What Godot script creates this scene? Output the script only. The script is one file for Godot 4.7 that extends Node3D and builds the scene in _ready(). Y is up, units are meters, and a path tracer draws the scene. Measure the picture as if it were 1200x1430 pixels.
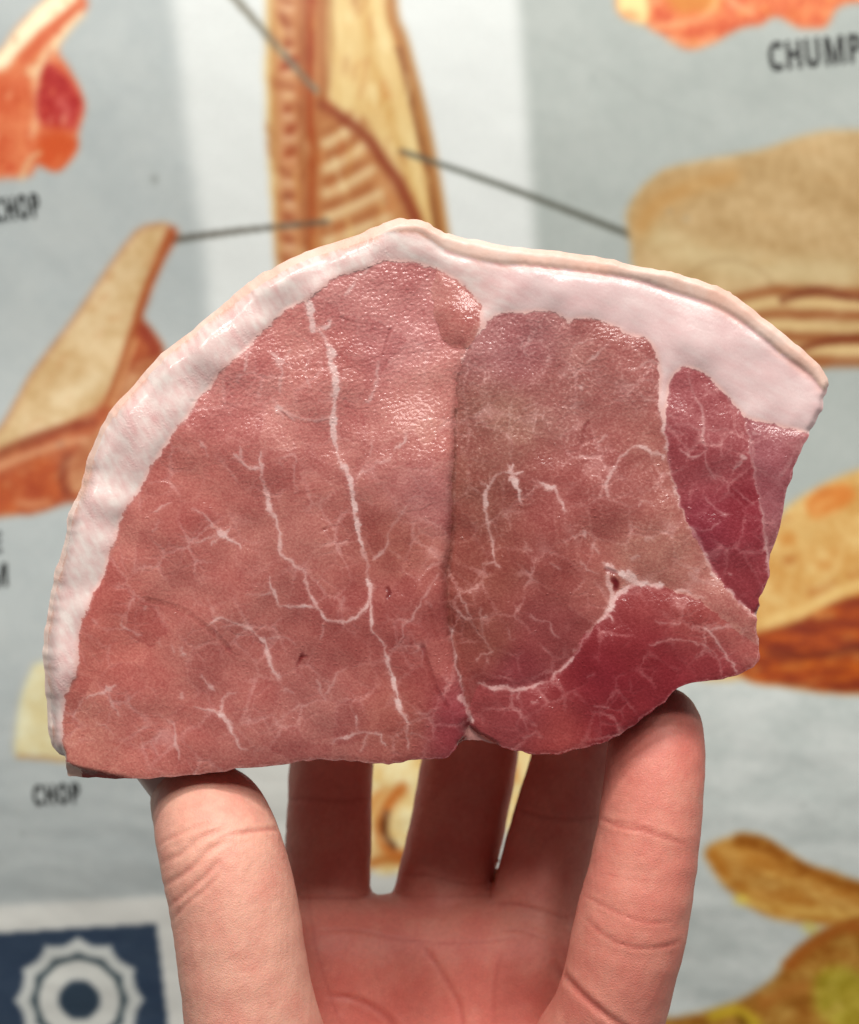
extends Node3D
# A thick slice of raw pork held up on an open hand in front of a butcher's wall chart.
# Outlines are traced in the units of the photograph (1200 x 1430); P() turns such a point at depth z into metres.

const S := 1.30833e-4      # metres per unit on the plane of the cut face
const D := 0.2728          # camera to cut face
const YC := 1.3            # height of the camera

func P(px: float, py: float, z := 0.0) -> Vector3:
	var k := (D - z) / D
	return Vector3((px - 600.0) * S * k, YC - (py - 715.0) * S * k, z)

func C(r: float, g: float, b: float) -> Color:
	return Color(r / 255.0, g / 255.0, b / 255.0)

func lin(r: float, g: float, b: float) -> Color:
	return C(r, g, b).srgb_to_linear()

func pts(t: String) -> PackedVector2Array:
	var o := PackedVector2Array()
	for w in t.split(" ", false):
		var q := w.split(",")
		o.append(Vector2(float(q[0]), float(q[1])))
	return o

# Catmull-Rom through the points
func curve(p: PackedVector2Array, closed := false, n := 5) -> PackedVector2Array:
	var o := PackedVector2Array()
	var m := p.size()
	var last := m if closed else m - 1
	for i in last:
		var a := p[(i - 1 + m) % m] if closed or i > 0 else p[i]
		var b := p[i]
		var c := p[(i + 1) % m]
		var d := p[(i + 2) % m] if closed or i + 2 < m else c
		for k in n:
			var t := float(k) / n
			o.append(0.5 * (2.0 * b + (c - a) * t + (2.0 * a - 5.0 * b + 4.0 * c - d) * t * t + (3.0 * b - a - 3.0 * c + d) * t * t * t))
	if not closed:
		o.append(p[m - 1])
	return o

func noise(sd: int, period: float, octaves := 3, type := FastNoiseLite.TYPE_SIMPLEX_SMOOTH) -> FastNoiseLite:
	var n := FastNoiseLite.new()
	n.seed = sd
	n.noise_type = type
	n.frequency = 1.0 / period
	n.fractal_type = FastNoiseLite.FRACTAL_FBM if octaves > 1 else FastNoiseLite.FRACTAL_NONE
	n.fractal_octaves = octaves
	return n

func sstep(a: float, b: float, x: float) -> float:
	var t := clampf((x - a) / (b - a), 0.0, 1.0)
	return t * t * (3.0 - 2.0 * t)

# fills a polygon into a byte grid; only_over: leave cells that are 0 alone
func fill(buf: PackedByteArray, w: int, h: int, p: PackedVector2Array, val: int, only_over := false) -> void:
	var m := p.size()
	var y0 := 1e9
	var y1 := -1e9
	for q in p:
		y0 = minf(y0, q.y)
		y1 = maxf(y1, q.y)
	for y in range(maxi(0, int(y0)), mini(h - 1, int(y1) + 1) + 1):
		var xs := PackedFloat32Array()
		for i in m:
			var a := p[i]
			var b := p[(i + 1) % m]
			if (a.y <= y and b.y > y) or (b.y <= y and a.y > y):
				xs.append(a.x + (y - a.y) / (b.y - a.y) * (b.x - a.x))
		xs.sort()
		for k in range(0, xs.size() - 1, 2):
			for x in range(maxi(0, ceili(xs[k])), mini(w - 1, floori(xs[k + 1])) + 1):
				if not only_over or buf[y * w + x] != 0:
					buf[y * w + x] = val

# distance of every cell to the nearest seed, in cells
func distances(seeds: PackedByteArray, w: int, h: int) -> PackedFloat32Array:
	var d := PackedFloat32Array()
	d.resize(w * h)
	for i in w * h:
		d[i] = 0.0 if seeds[i] else 1e5
	for y in range(1, h):
		for x in range(1, w - 1):
			var i := y * w + x
			d[i] = minf(d[i], minf(minf(d[i - 1], d[i - w]) + 1.0, minf(d[i - w - 1], d[i - w + 1]) + 1.414))
	for y in range(h - 2, -1, -1):
		for x in range(w - 2, 0, -1):
			var i := y * w + x
			d[i] = minf(d[i], minf(minf(d[i + 1], d[i + w]) + 1.0, minf(d[i + w + 1], d[i + w - 1]) + 1.414))
	return d

func blur(a: PackedFloat32Array, w: int, h: int, r: int) -> PackedFloat32Array:
	var b := a.duplicate()
	var k := 1.0 / (2 * r + 1)
	for y in h:
		var s := 0.0
		for x in range(-r, r + 1):
			s += a[y * w + clampi(x, 0, w - 1)]
		for x in w:
			b[y * w + x] = s * k
			s += a[y * w + mini(x + r + 1, w - 1)] - a[y * w + maxi(x - r, 0)]
	var c := b.duplicate()
	for x in w:
		var s := 0.0
		for y in range(-r, r + 1):
			s += b[clampi(y, 0, h - 1) * w + x]
		for y in h:
			c[y * w + x] = s * k
			s += b[mini(y + r + 1, h - 1) * w + x] - b[maxi(y - r, 0) * w + x]
	return c

func tag(o: Node3D, label: String, category := "", group := "", kind := "") -> void:
	if label:
		o.set_meta("label", label)
	if category:
		o.set_meta("category", category)
	if group:
		o.set_meta("group", group)
	if kind:
		o.set_meta("kind", kind)

func array_mesh(v: PackedVector3Array, n: PackedVector3Array, uv: PackedVector2Array, col: PackedColorArray, idx: PackedInt32Array, mat: Material) -> ArrayMesh:
	var a := []
	a.resize(Mesh.ARRAY_MAX)
	a[Mesh.ARRAY_VERTEX] = v
	a[Mesh.ARRAY_NORMAL] = n
	if uv.size():
		a[Mesh.ARRAY_TEX_UV] = uv
	if col.size():
		a[Mesh.ARRAY_COLOR] = col
	a[Mesh.ARRAY_INDEX] = idx
	var m := ArrayMesh.new()
	m.add_surface_from_arrays(Mesh.PRIMITIVE_TRIANGLES, a)
	m.surface_set_material(0, mat)
	return m

# the triangles of one part, with only the vertices that they use
func part_mesh(tri: PackedInt32Array, v: PackedVector3Array, n: PackedVector3Array, uv: PackedVector2Array, mat: Material, base: Vector3) -> ArrayMesh:
	var renum := {}
	var pv := PackedVector3Array()
	var pn := PackedVector3Array()
	var pu := PackedVector2Array()
	var pi := PackedInt32Array()
	for t in tri:
		if not renum.has(t):
			renum[t] = pv.size()
			pv.append(v[t] - base)
			pn.append(n[t])
			pu.append(uv[t])
		pi.append(renum[t])
	return array_mesh(pv, pn, pu, PackedColorArray(), pi, mat)

func smooth_normals(v: PackedVector3Array, idx: PackedInt32Array, facing := 0) -> PackedVector3Array:
	var n := PackedVector3Array()
	n.resize(v.size())
	for t in range(0, idx.size(), 3):
		var a := idx[t]
		var b := idx[t + 1]
		var c := idx[t + 2]
		var f := (v[c] - v[a]).cross(v[b] - v[a])
		if f.z < 0.0 and a < facing and b < facing and c < facing:
			continue      # a cell folded over at the traced outline
		n[a] += f
		n[b] += f
		n[c] += f
	for i in n.size():
		n[i] = n[i].normalized()
	return n

func add(called: String, mesh: Mesh, parent: Node3D) -> MeshInstance3D:
	var o := MeshInstance3D.new()
	o.name = called
	o.mesh = mesh
	parent.add_child(o, true)
	return o

func float_texture(a: PackedFloat32Array, w: int, h: int) -> ImageTexture:
	return ImageTexture.create_from_image(Image.create_from_data(w, h, false, Image.FORMAT_RF, a.to_byte_array()))


func _ready() -> void:
	camera_and_light()
	build_wall()
	build_poster()
	build_hand()
	build_meat()

# ------------------------------------------------------------------ camera, light
func camera_and_light() -> void:
	var cam := Camera3D.new()
	cam.name = "camera"
	add_child(cam)
	cam.position = Vector3(0, YC, D)
	var at := CameraAttributesPhysical.new()
	at.frustum_focal_length = 35.0
	at.frustum_far = 50.0
	at.frustum_near = 0.05
	at.exposure_aperture = 11.0
	at.frustum_focus_distance = D - 0.001
	cam.attributes = at
	cam.current = true

	var e := Environment.new()
	e.background_mode = Environment.BG_COLOR
	e.background_color = Color(0.98, 0.99, 1.0)
	e.background_energy_multiplier = 0.085
	e.tonemap_mode = Environment.TONE_MAPPER_LINEAR
	e.tonemap_exposure = 1.08
	e.sdfgi_enabled = true
	e.ssao_enabled = true
	e.ssil_enabled = true
	var we := WorldEnvironment.new()
	we.name = "environment"
	we.environment = e
	add_child(we)

	# ceiling panels of the shop, above and behind the photographer
	for q in [[-0.30, 0.88, 0.56, 0.37], [0.06, 0.88, 0.56, 0.30], [0.42, 0.84, 0.66, 0.24], [-0.55, 0.62, 0.70, 0.20], [0.20, 0.62, 0.86, 0.21], [-0.10, 0.60, 0.80, 0.12], [0.40, 0.58, 0.78, 0.10]]:
		lamp(Vector3(q[0], YC + q[1], q[2]), Vector3(0, YC, -0.02), Vector2(0.12, 0.12), q[3])
	lamp(Vector3(0.30, YC + 1.25, 0.62), Vector3(0, YC, -0.05), Vector2(1.2, 0.8), 0.70)

func lamp(at: Vector3, to: Vector3, size: Vector2, energy: float) -> void:
	var l := AreaLight3D.new()
	l.name = "ceiling_lamp"
	l.area_size = size
	l.light_energy = energy
	l.light_color = Color(1.0, 0.985, 0.96)
	l.shadow_enabled = true
	l.area_range = 8.0
	add_child(l, true)
	l.look_at_from_position(at, to, Vector3(0, 0, -1))

# ------------------------------------------------------------------ wall behind the chart
func build_wall() -> void:
	var m := StandardMaterial3D.new()
	m.albedo_color = Color(0.80, 0.80, 0.77)
	m.roughness = 0.75
	var b := BoxMesh.new()
	b.size = Vector3(3.0, 2.6, 0.12)
	b.material = m
	var o := add("wall", b, self)
	o.position = Vector3(0, 1.3, -0.375)
	tag(o, "plain pale wall behind the printed butcher's chart", "wall", "", "structure")

# ------------------------------------------------------------------ the printed chart
const PX0 := -220.0
const PY0 := -220.0
const PW := 820
const PH := 935
var pr: PackedFloat32Array
var pg: PackedFloat32Array
var pb: PackedFloat32Array
var pid: PackedByteArray
var pn1: FastNoiseLite
var pn2: FastNoiseLite

func paint(p: PackedVector2Array, c1: Color, soft := 3.0, alpha := 1.0, c2 = null, sx := 1.0, sy := 1.0, id := 0) -> void:
	var q := PackedVector2Array()
	var lo := Vector2(1e9, 1e9)
	var hi := -lo
	for a in p:
		var b := Vector2((a.x - PX0) * 0.5, (a.y - PY0) * 0.5)
		q.append(b)
		lo = lo.min(b)
		hi = hi.max(b)
	if id:
		fill(pid, PW, PH, q, id)
	var r := maxi(1, int(soft * 0.25 + 0.5))
	var x0 := maxi(0, int(lo.x) - 2 * r - 1)
	var y0 := maxi(0, int(lo.y) - 2 * r - 1)
	var x1 := mini(PW - 1, int(hi.x) + 2 * r + 2)
	var y1 := mini(PH - 1, int(hi.y) + 2 * r + 2)
	var w := x1 - x0 + 1
	var h := y1 - y0 + 1
	if w < 2 or h < 2:
		return
	var mask := PackedByteArray()
	mask.resize(w * h)
	var off := Vector2(x0, y0)
	for i in q.size():
		q[i] -= off
	fill(mask, w, h, q, 1)
	var f := PackedFloat32Array()
	f.resize(w * h)
	for i in w * h:
		f[i] = mask[i]
	if w > 2 * r + 2 and h > 2 * r + 2:
		f = blur(blur(f, w, h, r), w, h, r)
	var d: Color = c1 if c2 == null else c2
	for y in h:
		for x in w:
			var m := f[y * w + x] * alpha
			if m <= 0.003:
				continue
			var i := (y + y0) * PW + x + x0
			var t := clampf(0.5 + 0.9 * pn1.get_noise_2d((x + x0) * sx, (y + y0) * sy) + 0.35 * pn2.get_noise_2d((x + x0) * sx, (y + y0) * sy), 0.0, 1.0)
			pr[i] += (lerpf(c1.r, d.r, t) - pr[i]) * m
			pg[i] += (lerpf(c1.g, d.g, t) - pg[i]) * m
			pb[i] += (lerpf(c1.b, d.b, t) - pb[i]) * m

func line(t: String, w0: float, w1: float, c: Color, soft := 3.0, alpha := 1.0, id := 0) -> void:
	var p := curve(pts(t))
	var a := PackedVector2Array()
	var b := PackedVector2Array()
	for i in p.size():
		var d := (p[mini(i + 1, p.size() - 1)] - p[maxi(i - 1, 0)]).normalized().orthogonal()
		var w := lerpf(w0, w1, float(i) / (p.size() - 1)) * 0.5
		a.append(p[i] + d * w)
		b.append(p[i] - d * w)
	b.reverse()
	a.append_array(b)
	paint(a, c, soft, alpha, null, 1.0, 1.0, id)

# short soft strokes of varied colour inside one printed picture, as its photograph shows
func streaks(id: int, n: int, dir: Vector2, length: float, w: float, cols: Array, alpha: float) -> void:
	var rng := RandomNumberGenerator.new()
	rng.seed = 900 + id * 17 + n
	var lo := Vector2(PW, PH)
	var hi := Vector2.ZERO
	for y in range(0, PH, 3):
		for x in range(0, PW, 3):
			if pid[y * PW + x] == id:
				lo = lo.min(Vector2(x, y))
				hi = hi.max(Vector2(x, y))
	var made := 0
	for k in n * 12:
		if made >= n:
			break
		var a := Vector2(rng.randf_range(lo.x, hi.x), rng.randf_range(lo.y, hi.y))
		var d := dir.normalized().rotated(rng.randf_range(-0.35, 0.35)) * length * rng.randf_range(0.4, 1.3) * 0.5
		var b := a + d
		if b.x < 0 or b.y < 0 or b.x >= PW or b.y >= PH:
			continue
		if pid[int(a.y) * PW + int(a.x)] != id or pid[int(b.y) * PW + int(b.x)] != id:
			continue
		made += 1
		var m := (a + b) * 0.5 + d.orthogonal() * rng.randf_range(-0.2, 0.2)
		line("%f,%f %f,%f %f,%f" % [PX0 + a.x * 2, PY0 + a.y * 2, PX0 + m.x * 2, PY0 + m.y * 2, PX0 + b.x * 2, PY0 + b.y * 2], w * rng.randf_range(0.5, 1.5), w * rng.randf_range(0.3, 1.0), cols[rng.randi() % cols.size()], w * 0.9, alpha * rng.randf_range(0.5, 1.2))

func wave(px: float, py: float) -> float:
	# a hung vinyl sheet: broad buckles, and the creases near its lower part
	var z := 0.0012 * sin(px * 0.0051 + py * 0.0023) + 0.0009 * sin(px * 0.0029 - py * 0.0071 + 1.3)
	z -= 0.005 * sin((py - 290.0) * TAU / 1000.0)
	var low := sstep(900.0, 1080.0, py)
	z += low * 0.0006 * pn1.get_noise_2d(px * 0.16, py * 0.55 + 40.0)
	z += 0.0007 * pn1.get_noise_2d(px * 0.12 + 90.0, py * 0.12)
	return z

func chart_point(px: float, py: float, lift := 0.0) -> Vector3:
	return P(px, py, -0.30) + Vector3(0, 0, wave(px, py) + lift)

func build_poster() -> void:
	pn1 = noise(11, 34.0, 4)
	pn2 = noise(12, 7.0, 2)
	pr.resize(PW * PH)
	pg.resize(PW * PH)
	pb.resize(PW * PH)
	pid.resize(PW * PH)
	var white := C(222, 227, 225)
	pr.fill(white.r)
	pg.fill(white.g)
	pb.fill(white.b)
	# background panels
	paint(pts("-400,-400 205,-400 232,-100 244,0 262,180 285,360 290,480 330,800 350,1262 -400,1272"), C(178, 186, 186), 18.0, 1.0, C(186, 193, 192), 0.5, 0.5, 1)
	paint(pts("690,-400 712,-100 722,0 736,180 746,330 760,600 770,900 1700,900 1700,-400"), C(172, 180, 176), 16.0, 1.0, C(180, 187, 183), 0.5, 0.5, 2)
	paint(pts("770,890 1700,890 1700,1900 790,1900"), C(190, 198, 195), 24.0, 1.0, C(208, 214, 211), 0.5, 0.9, 2)
	paint(pts("340,960 770,960 790,1900 350,1900"), C(214, 216, 210), 12.0)
	# the hanging side in the middle
	paint(curve(pts("374,-300 373,0 372,120 376,240 382,330 388,420 392,620 680,620 650,440 628,350 611,262 592,172 566,70 546,0 520,-300"), true), C(226, 202, 154), 7.0, 1.0, C(206, 170, 112), 1.0, 0.3, 6)
	paint(curve(pts("450,-300 452,0 462,90 470,150 520,190 560,250 600,330 622,420 640,420 622,330 604,250 580,160 556,60 536,-20 520,-300"), true), C(225, 198, 144), 8.0, 0.9, C(214, 178, 118), 1.6, 0.3)
	line("528,-300 545,0 560,60 586,160 604,250 616,330 630,420", 16, 22, C(170, 112, 52), 7.0, 0.85)
	line("556,70 580,170 596,240 612,330", 7, 8, C(120, 72, 34), 4.0, 0.6)
	line("500,-100 515,60 540,150 560,220 590,320", 16, 12, C(200, 156, 88), 8.0, 0.6)
	line("418,-300 416,0 415,180 418,330 424,420", 58, 50, C(186, 126, 76), 8.0, 0.95)
	line("402,-300 400,0 402,180 402,330 406,420", 26, 24, C(204, 152, 108), 6.0, 0.8)
	line("438,-300 436,0 434,120 436,250 436,420", 14, 8, C(164, 80, 28), 5.0, 0.9)
	line("448,-300 450,0 449,140 446,260 452,420", 12, 16, C(160, 88, 38), 6.0, 0.8)
	for k in 24:
		var y := -290.0 + k * 29.5
		var e := pn2.get_noise_2d(k * 31.0, 7.0) * 16.0
		line("%f,%f %f,%f %f,%f" % [394 + e, y + e, 403, y + 4, 412 + e * 0.5, y + 1 - e], maxf(6.0, 13 + e), 8, C(142 + e, 64, 26), 9.0, 0.75 + e * 0.02)
		line("%f,%f %f,%f" % [396, y + 14, 412, y + 15], 6, 6, C(226, 190, 158), 4.0, 0.5)
	# ribs
	paint(curve(pts("452,158 500,190 540,240 572,300 596,360 600,460 440,460 440,300 446,220"), true), C(196, 142, 92), 6.0, 0.9, C(182, 122, 70), 2.0, 0.8)
	for k in 9:
		var y := 190.0 + k * 33.0
		line("%f,%f %f,%f %f,%f" % [450, y + 16, 482 + k * 4, y - 2, 502 + k * 11, y - 22], 13, 10, C(226, 200, 158), 6.0, 0.85)
		line("%f,%f %f,%f %f,%f" % [450, y + 1, 476 + k * 4, y - 14, 492 + k * 10, y - 30], 8, 6, C(150, 84, 40), 6.0, 0.7)
	line("446,146 478,168 512,194 536,228 560,262 588,332 600,420", 12, 18, C(136, 62, 26), 6.0, 0.9)
	# pointer lines
	line("316,-12 380,62 445,135", 13, 8, C(122, 118, 104), 4.0, 0.8, 3)
	line("238,334 330,322 460,308", 10, 6, C(84, 80, 70), 4.0, 0.85, 4)
	line("558,212 720,266 890,330", 6, 10, C(84, 86, 76), 4.0, 0.9, 5)
	# chop, upper left
	paint(curve(pts("-180,60 -60,90 0,80 30,46 58,18 86,-6 118,-4 126,18 104,44 86,74 100,100 114,126 121,152 113,182 108,214 82,240 56,230 42,246 0,250 -80,262 -190,250"), true), C(222, 132, 86), 6.0, 1.0, C(205, 100, 56), 1.0, 1.0, 7)
	paint(curve(pts("-120,96 0,104 30,80 66,46 112,8 92,-10 60,14 26,50 -4,82 -80,84"), true), C(242, 228, 196), 6.0)
	line("36,92 66,62 116,14", 16, 9, C(208, 108, 66), 6.0, 0.9)
	line("52,112 70,84 98,48 122,24", 14, 9, C(238, 220, 182), 6.0, 0.9)
	line("42,100 54,112 58,150 50,190", 16, 8, C(236, 190, 148), 6.0, 0.85)
	paint(curve(pts("70,94 90,106 110,128 119,156 108,184 88,180 62,176 54,150 62,118"), true), C(168, 44, 34), 6.0, 1.0, C(196, 84, 66), 1.5, 1.5)
	line("86,142 98,158 94,170", 10, 8, C(214, 120, 104), 6.0, 0.8)
	paint(curve(pts("58,196 90,190 108,200 104,216 82,238 58,228"), true), C(206, 96, 44), 6.0)
	line("30,252 44,224 60,214", 9, 6, C(222, 190, 150), 5.0, 0.7)
	# chop, upper right
	paint(curve(pts("856,-200 858,-20 864,22 894,34 908,44 934,58 960,72 992,62 1032,42 1058,38 1080,26 1112,42 1148,40 1166,14 1200,8 1300,20 1420,-40 1420,-220"), true), C(228, 138, 84), 7.0, 1.0, C(206, 92, 44), 1.2, 1.2, 8)
	paint(curve(pts("856,-200 858,-20 864,22 898,36 902,4 890,-60 884,-200"), true), C(238, 212, 150), 8.0)
	paint(curve(pts("918,-60 960,-50 1000,-10 1000,14 962,24 930,8"), true), C(210, 138, 52), 10.0, 0.85)
	line("906,40 950,36 990,18 1004,-30", 9, 8, C(240, 190, 140), 6.0, 0.75)
	line("930,56 962,64 1000,56", 12, 8, C(236, 176, 130), 6.0, 0.7)
	line("1010,-40 1016,4 1050,24", 9, 9, C(238, 182, 138), 6.0, 0.7)
	# skin-on piece, right
	paint(curve(pts("880,336 874,296 894,262 930,236 990,222 1060,210 1120,190 1180,182 1300,190 1420,180 1420,520 1200,502 1150,512 1100,520 1040,470 960,420 890,380"), true), C(202, 172, 128), 8.0, 1.0, C(180, 148, 100), 0.6, 0.6, 9)
	line("894,330 910,290 960,262 1030,244", 26, 18, C(190, 140, 74), 14.0, 0.6)
	line("906,326 960,350 1060,372 1200,380", 40, 30, C(212, 190, 148), 18.0, 0.7)
	line("960,384 990,364 1030,362 1066,378 1080,396", 4, 4, C(168, 136, 92), 4.0, 0.6)
	for k in 7:
		var y := 404.0 + k * 16.0
		var c := C(152, 88, 40) if k % 2 == 0 else C(218, 186, 134)
		line("%f,%f %f,%f %f,%f %f,%f" % [1020, y + 14 - k, 1084, y, 1150, y + 3, 1440, y + 10], 12, 16, c, 6.0, 0.85)
	line("1090,418 1140,404 1210,416 1420,430", 12, 10, C(120, 62, 28), 5.0, 0.7)
	line("1100,494 1150,476 1220,470 1420,480", 10, 14, C(128, 66, 26), 5.0, 0.8)
	# piece, right, lower
	paint(curve(pts("980,760 1040,770 1074,742 1092,716 1124,690 1200,655 1300,640 1420,660 1420,960 1200,964 1140,962 1090,954 1040,946 960,930"), true), C(222, 186, 124), 8.0, 1.0, C(204, 154, 84), 0.8, 0.8, 10)
	paint(curve(pts("1126,700 1150,680 1186,676 1194,694 1170,712 1136,722"), true), C(212, 128, 52), 9.0, 0.85)
	line("1090,756 1110,748", 20, 16, C(198, 132, 56), 9.0, 0.8)
	line("1140,786 1160,790", 16, 16, C(196, 132, 58), 9.0, 0.6)
	paint(curve(pts("1000,900 1060,880 1110,866 1200,828 1420,800 1420,956 1200,964 1140,962 1090,954 1040,946"), true), C(182, 92, 26), 8.0, 1.0, C(134, 58, 16), 0.6, 2.2)
	line("1060,868 1130,846 1200,816 1420,780", 12, 14, C(226, 188, 122), 7.0, 0.8)
	line("1066,910 1130,914 1220,898", 8, 8, C(92, 40, 14), 6.0, 0.7)
	line("1070,932 1150,926 1240,932", 8, 8, C(206, 116, 34), 6.0, 0.7)
	# rack, left
	paint(curve(pts("-200,640 -80,640 -10,604 40,520 100,442 150,372 190,324 216,314 242,316 246,330 228,360 216,384 202,420 196,442 214,466 224,494 190,580 156,640 120,694 90,702 42,716 0,716 -200,740"), true), C(186, 108, 62), 7.0, 1.0, C(158, 76, 36), 1.0, 1.0, 11)
	paint(curve(pts("-200,640 -80,640 -10,604 40,520 100,442 150,372 190,324 216,314 234,316 214,366 196,410 176,470 160,520 140,560 90,590 30,620 -60,660 -200,690"), true), C(220, 192, 152), 7.0, 1.0, C(200, 166, 118), 0.7, 0.7)
	line("70,560 110,540 134,520", 24, 12, C(232, 210, 176), 12.0, 0.7)
	line("238,322 218,366 198,410 180,466 160,524 142,566", 9, 9, C(168, 96, 48), 5.0, 0.85)
	line("150,566 168,520 186,470", 5, 5, C(214, 172, 120), 4.0, 0.8)
	paint(curve(pts("170,520 196,500 224,492 200,560 160,640 110,690 92,660 110,620 150,580"), true), C(206, 158, 116), 7.0, 0.9, C(176, 112, 68))
	line("192,452 208,476 214,496", 16, 14, C(146, 64, 34), 6.0, 0.8)
	line("-100,676 0,630 60,604 130,586", 13, 9, C(138, 64, 28), 6.0, 0.9)
	line("-100,690 0,648 70,622 120,610", 10, 8, C(222, 176, 136), 6.0, 0.8)
	paint(curve(pts("-120,700 0,668 50,640 78,650 84,690 40,714 -120,730"), true), C(192, 104, 50), 7.0, 0.9, C(168, 80, 34))
	line("92,630 84,666 96,694", 10, 8, C(116, 56, 28), 6.0, 0.7)
	line("20,700 44,704 70,698", 9, 8, C(216, 168, 130), 6.0, 0.7)
	# small piece low at the left
	paint(curve(pts("70,920 46,938 32,980 27,1020 28,1050 60,1054 110,1060 260,1060 300,1000 200,920"), true), C(226, 216, 184), 7.0, 1.0, C(214, 196, 150), 1.0, 1.0, 12)
	line("28,1051 60,1054 120,1058", 6, 6, C(190, 150, 104), 4.0, 0.8)
	# piece seen between the fingers
	paint(curve(pts("490,960 700,940 750,1000 748,1100 700,1160 620,1206 560,1216 515,1208 505,1100"), true), C(240, 222, 178), 7.0, 1.0, C(226, 190, 126), 1.4, 1.4, 13)
	line("566,1092 544,1116 530,1150 538,1180 566,1192 600,1186", 16, 14, C(196, 112, 44), 7.0, 0.9)
	line("540,1128 536,1158 552,1182", 10, 9, C(92, 56, 26), 5.0, 0.8)
	line("512,1206 540,1196 580,1204", 14, 14, C(196, 116, 46), 6.0, 0.85)
	line("514,1130 524,1110 540,1096", 12, 9, C(206, 130, 56), 6.0, 0.8)
	line("600,1070 640,1062 720,1076", 18, 24, C(204, 120, 50), 8.0, 0.8)
	# the two pieces low at the right
	paint(curve(pts("980,1186 996,1170 1032,1160 1062,1166 1096,1186 1122,1204 1160,1214 1200,1230 1300,1250 1300,1310 1160,1292 1080,1280 1036,1256 1002,1226"), true), C(204, 156, 84), 7.0, 1.0, C(180, 122, 48), 1.0, 1.8, 14)
	line("1020,1168 1060,1174 1104,1202 1160,1226 1260,1250", 20, 14, C(146, 88, 20), 9.0, 0.85)
	line("984,1186 1000,1198 1012,1222", 14, 8, C(176, 112, 34), 6.0, 0.8)
	line("1026,1250 1070,1262 1130,1270 1220,1276", 12, 10, C(222, 184, 104), 7.0, 0.8)
	line("1024,1250 1040,1254", 12, 10, C(222, 204, 88), 7.0, 0.8)
	line("1120,1288 1140,1300", 14, 14, C(206, 192, 96), 7.0, 0.8)
	paint(curve(pts("900,1436 940,1424 1000,1410 1050,1388 1082,1362 1104,1332 1150,1296 1200,1276 1300,1270 1420,1300 1420,1650 900,1650"), true), C(190, 146, 72), 8.0, 1.0, C(158, 104, 36), 1.2, 1.6, 15)
	line("1096,1352 1130,1318 1170,1296 1220,1284", 18, 20, C(168, 100, 36), 9.0, 0.85)
	line("1060,1400 1110,1380 1160,1382", 24, 18, C(196, 132, 62), 10.0, 0.7)
	paint(curve(pts("1140,1360 1180,1350 1230,1380 1230,1440 1170,1440 1140,1410"), true), C(196, 182, 76), 12.0, 0.8, C(164, 150, 40), 2.0, 2.0)
	line("990,1424 1030,1414 1060,1436", 16, 18, C(206, 178, 52), 8.0, 0.8)
	line("1030,1420 1044,1436", 10, 10, C(104, 70, 10), 6.0, 0.8)
	# badge, lower left
	paint(pts("-400,1275 0,1264 240,1250 262,1500 268,1700 -400,1700"), C(226, 227, 221), 7.0, 1.0, null, 1.0, 1.0, 16)
	paint(pts("-400,1322 0,1303 216,1291 232,1460 240,1700 -400,1700"), C(50, 66, 88), 5.0, 1.0, C(58, 74, 94), 1.0, 1.0, 17)
	var cx := 106.0
	var cy := 1401.0
	rosette(cx, cy, 92.0, 81.0, C(214, 218, 214), 18)
	rosette(cx, cy, 70.0, 64.0, C(64, 80, 88), 0)
	rosette(cx, cy, 58.0, 57.0, C(226, 228, 222), 0)
	rosette(cx, cy, 29.0, 29.0, C(54, 70, 86), 0)
	# small marks on the vinyl
	for k in 26:
		var q := Vector2(pn1.get_noise_2d(k * 71.3, 5.0) * 1400.0 + 600.0, pn1.get_noise_2d(k * 37.7, 99.0) * 1500.0 + 715.0)
		line("%f,%f %f,%f" % [q.x, q.y, q.x + 5.0, q.y + 3.0], 7, 6, C(132, 138, 134), 5.0, 0.35)
	line("216,246 218,258", 10, 10, C(132, 136, 132), 5.0, 0.5)
	line("760,64 840,100 900,140 1000,176", 5, 5, C(150, 156, 152), 8.0, 0.35)

	streaks(6, 150, Vector2(0.08, 1), 46, 4, [C(238, 218, 172), C(196, 140, 70), C(170, 96, 40), C(226, 190, 126)], 0.5)
	line("384,-300 383,0 384,180 388,420", 5, 6, C(170, 106, 52), 6.0, 0.6)
	line("426,-300 425,0 424,160 427,420", 5, 6, C(128, 62, 24), 6.0, 0.6)
	line("458,-40 462,40 458,120 448,152", 7, 5, C(140, 84, 36), 6.0, 0.6)
	streaks(6, 90, Vector2(0.1, 1), 26, 7, [C(140, 66, 22), C(186, 96, 36), C(240, 222, 180)], 0.5)
	streaks(7, 60, Vector2(0.6, -1), 16, 6, [C(196, 74, 40), C(240, 190, 150), C(230, 150, 96)], 0.5)
	streaks(8, 110, Vector2(1, 0.5), 18, 7, [C(196, 74, 36), C(246, 206, 160), C(222, 150, 60), C(232, 120, 66)], 0.55)
	streaks(9, 70, Vector2(1, 0.1), 40, 9, [C(216, 190, 148), C(176, 140, 90), C(190, 150, 96)], 0.35)
	streaks(10, 90, Vector2(1, -0.25), 34, 7, [C(236, 206, 150), C(196, 132, 56), C(160, 80, 22), C(220, 170, 100)], 0.45)
	streaks(11, 90, Vector2(0.7, -0.7), 24, 6, [C(226, 196, 156), C(190, 120, 70), C(206, 150, 100)], 0.22)
	streaks(13, 30, Vector2(1, 0.4), 20, 7, [C(248, 236, 200), C(206, 140, 66)], 0.5)
	streaks(14, 60, Vector2(1, 0.4), 30, 5, [C(226, 186, 110), C(150, 92, 24), C(190, 130, 50)], 0.5)
	streaks(15, 90, Vector2(0.8, -0.5), 26, 7, [C(196, 170, 70), C(150, 88, 26), C(214, 176, 104), C(130, 90, 24)], 0.55)

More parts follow.
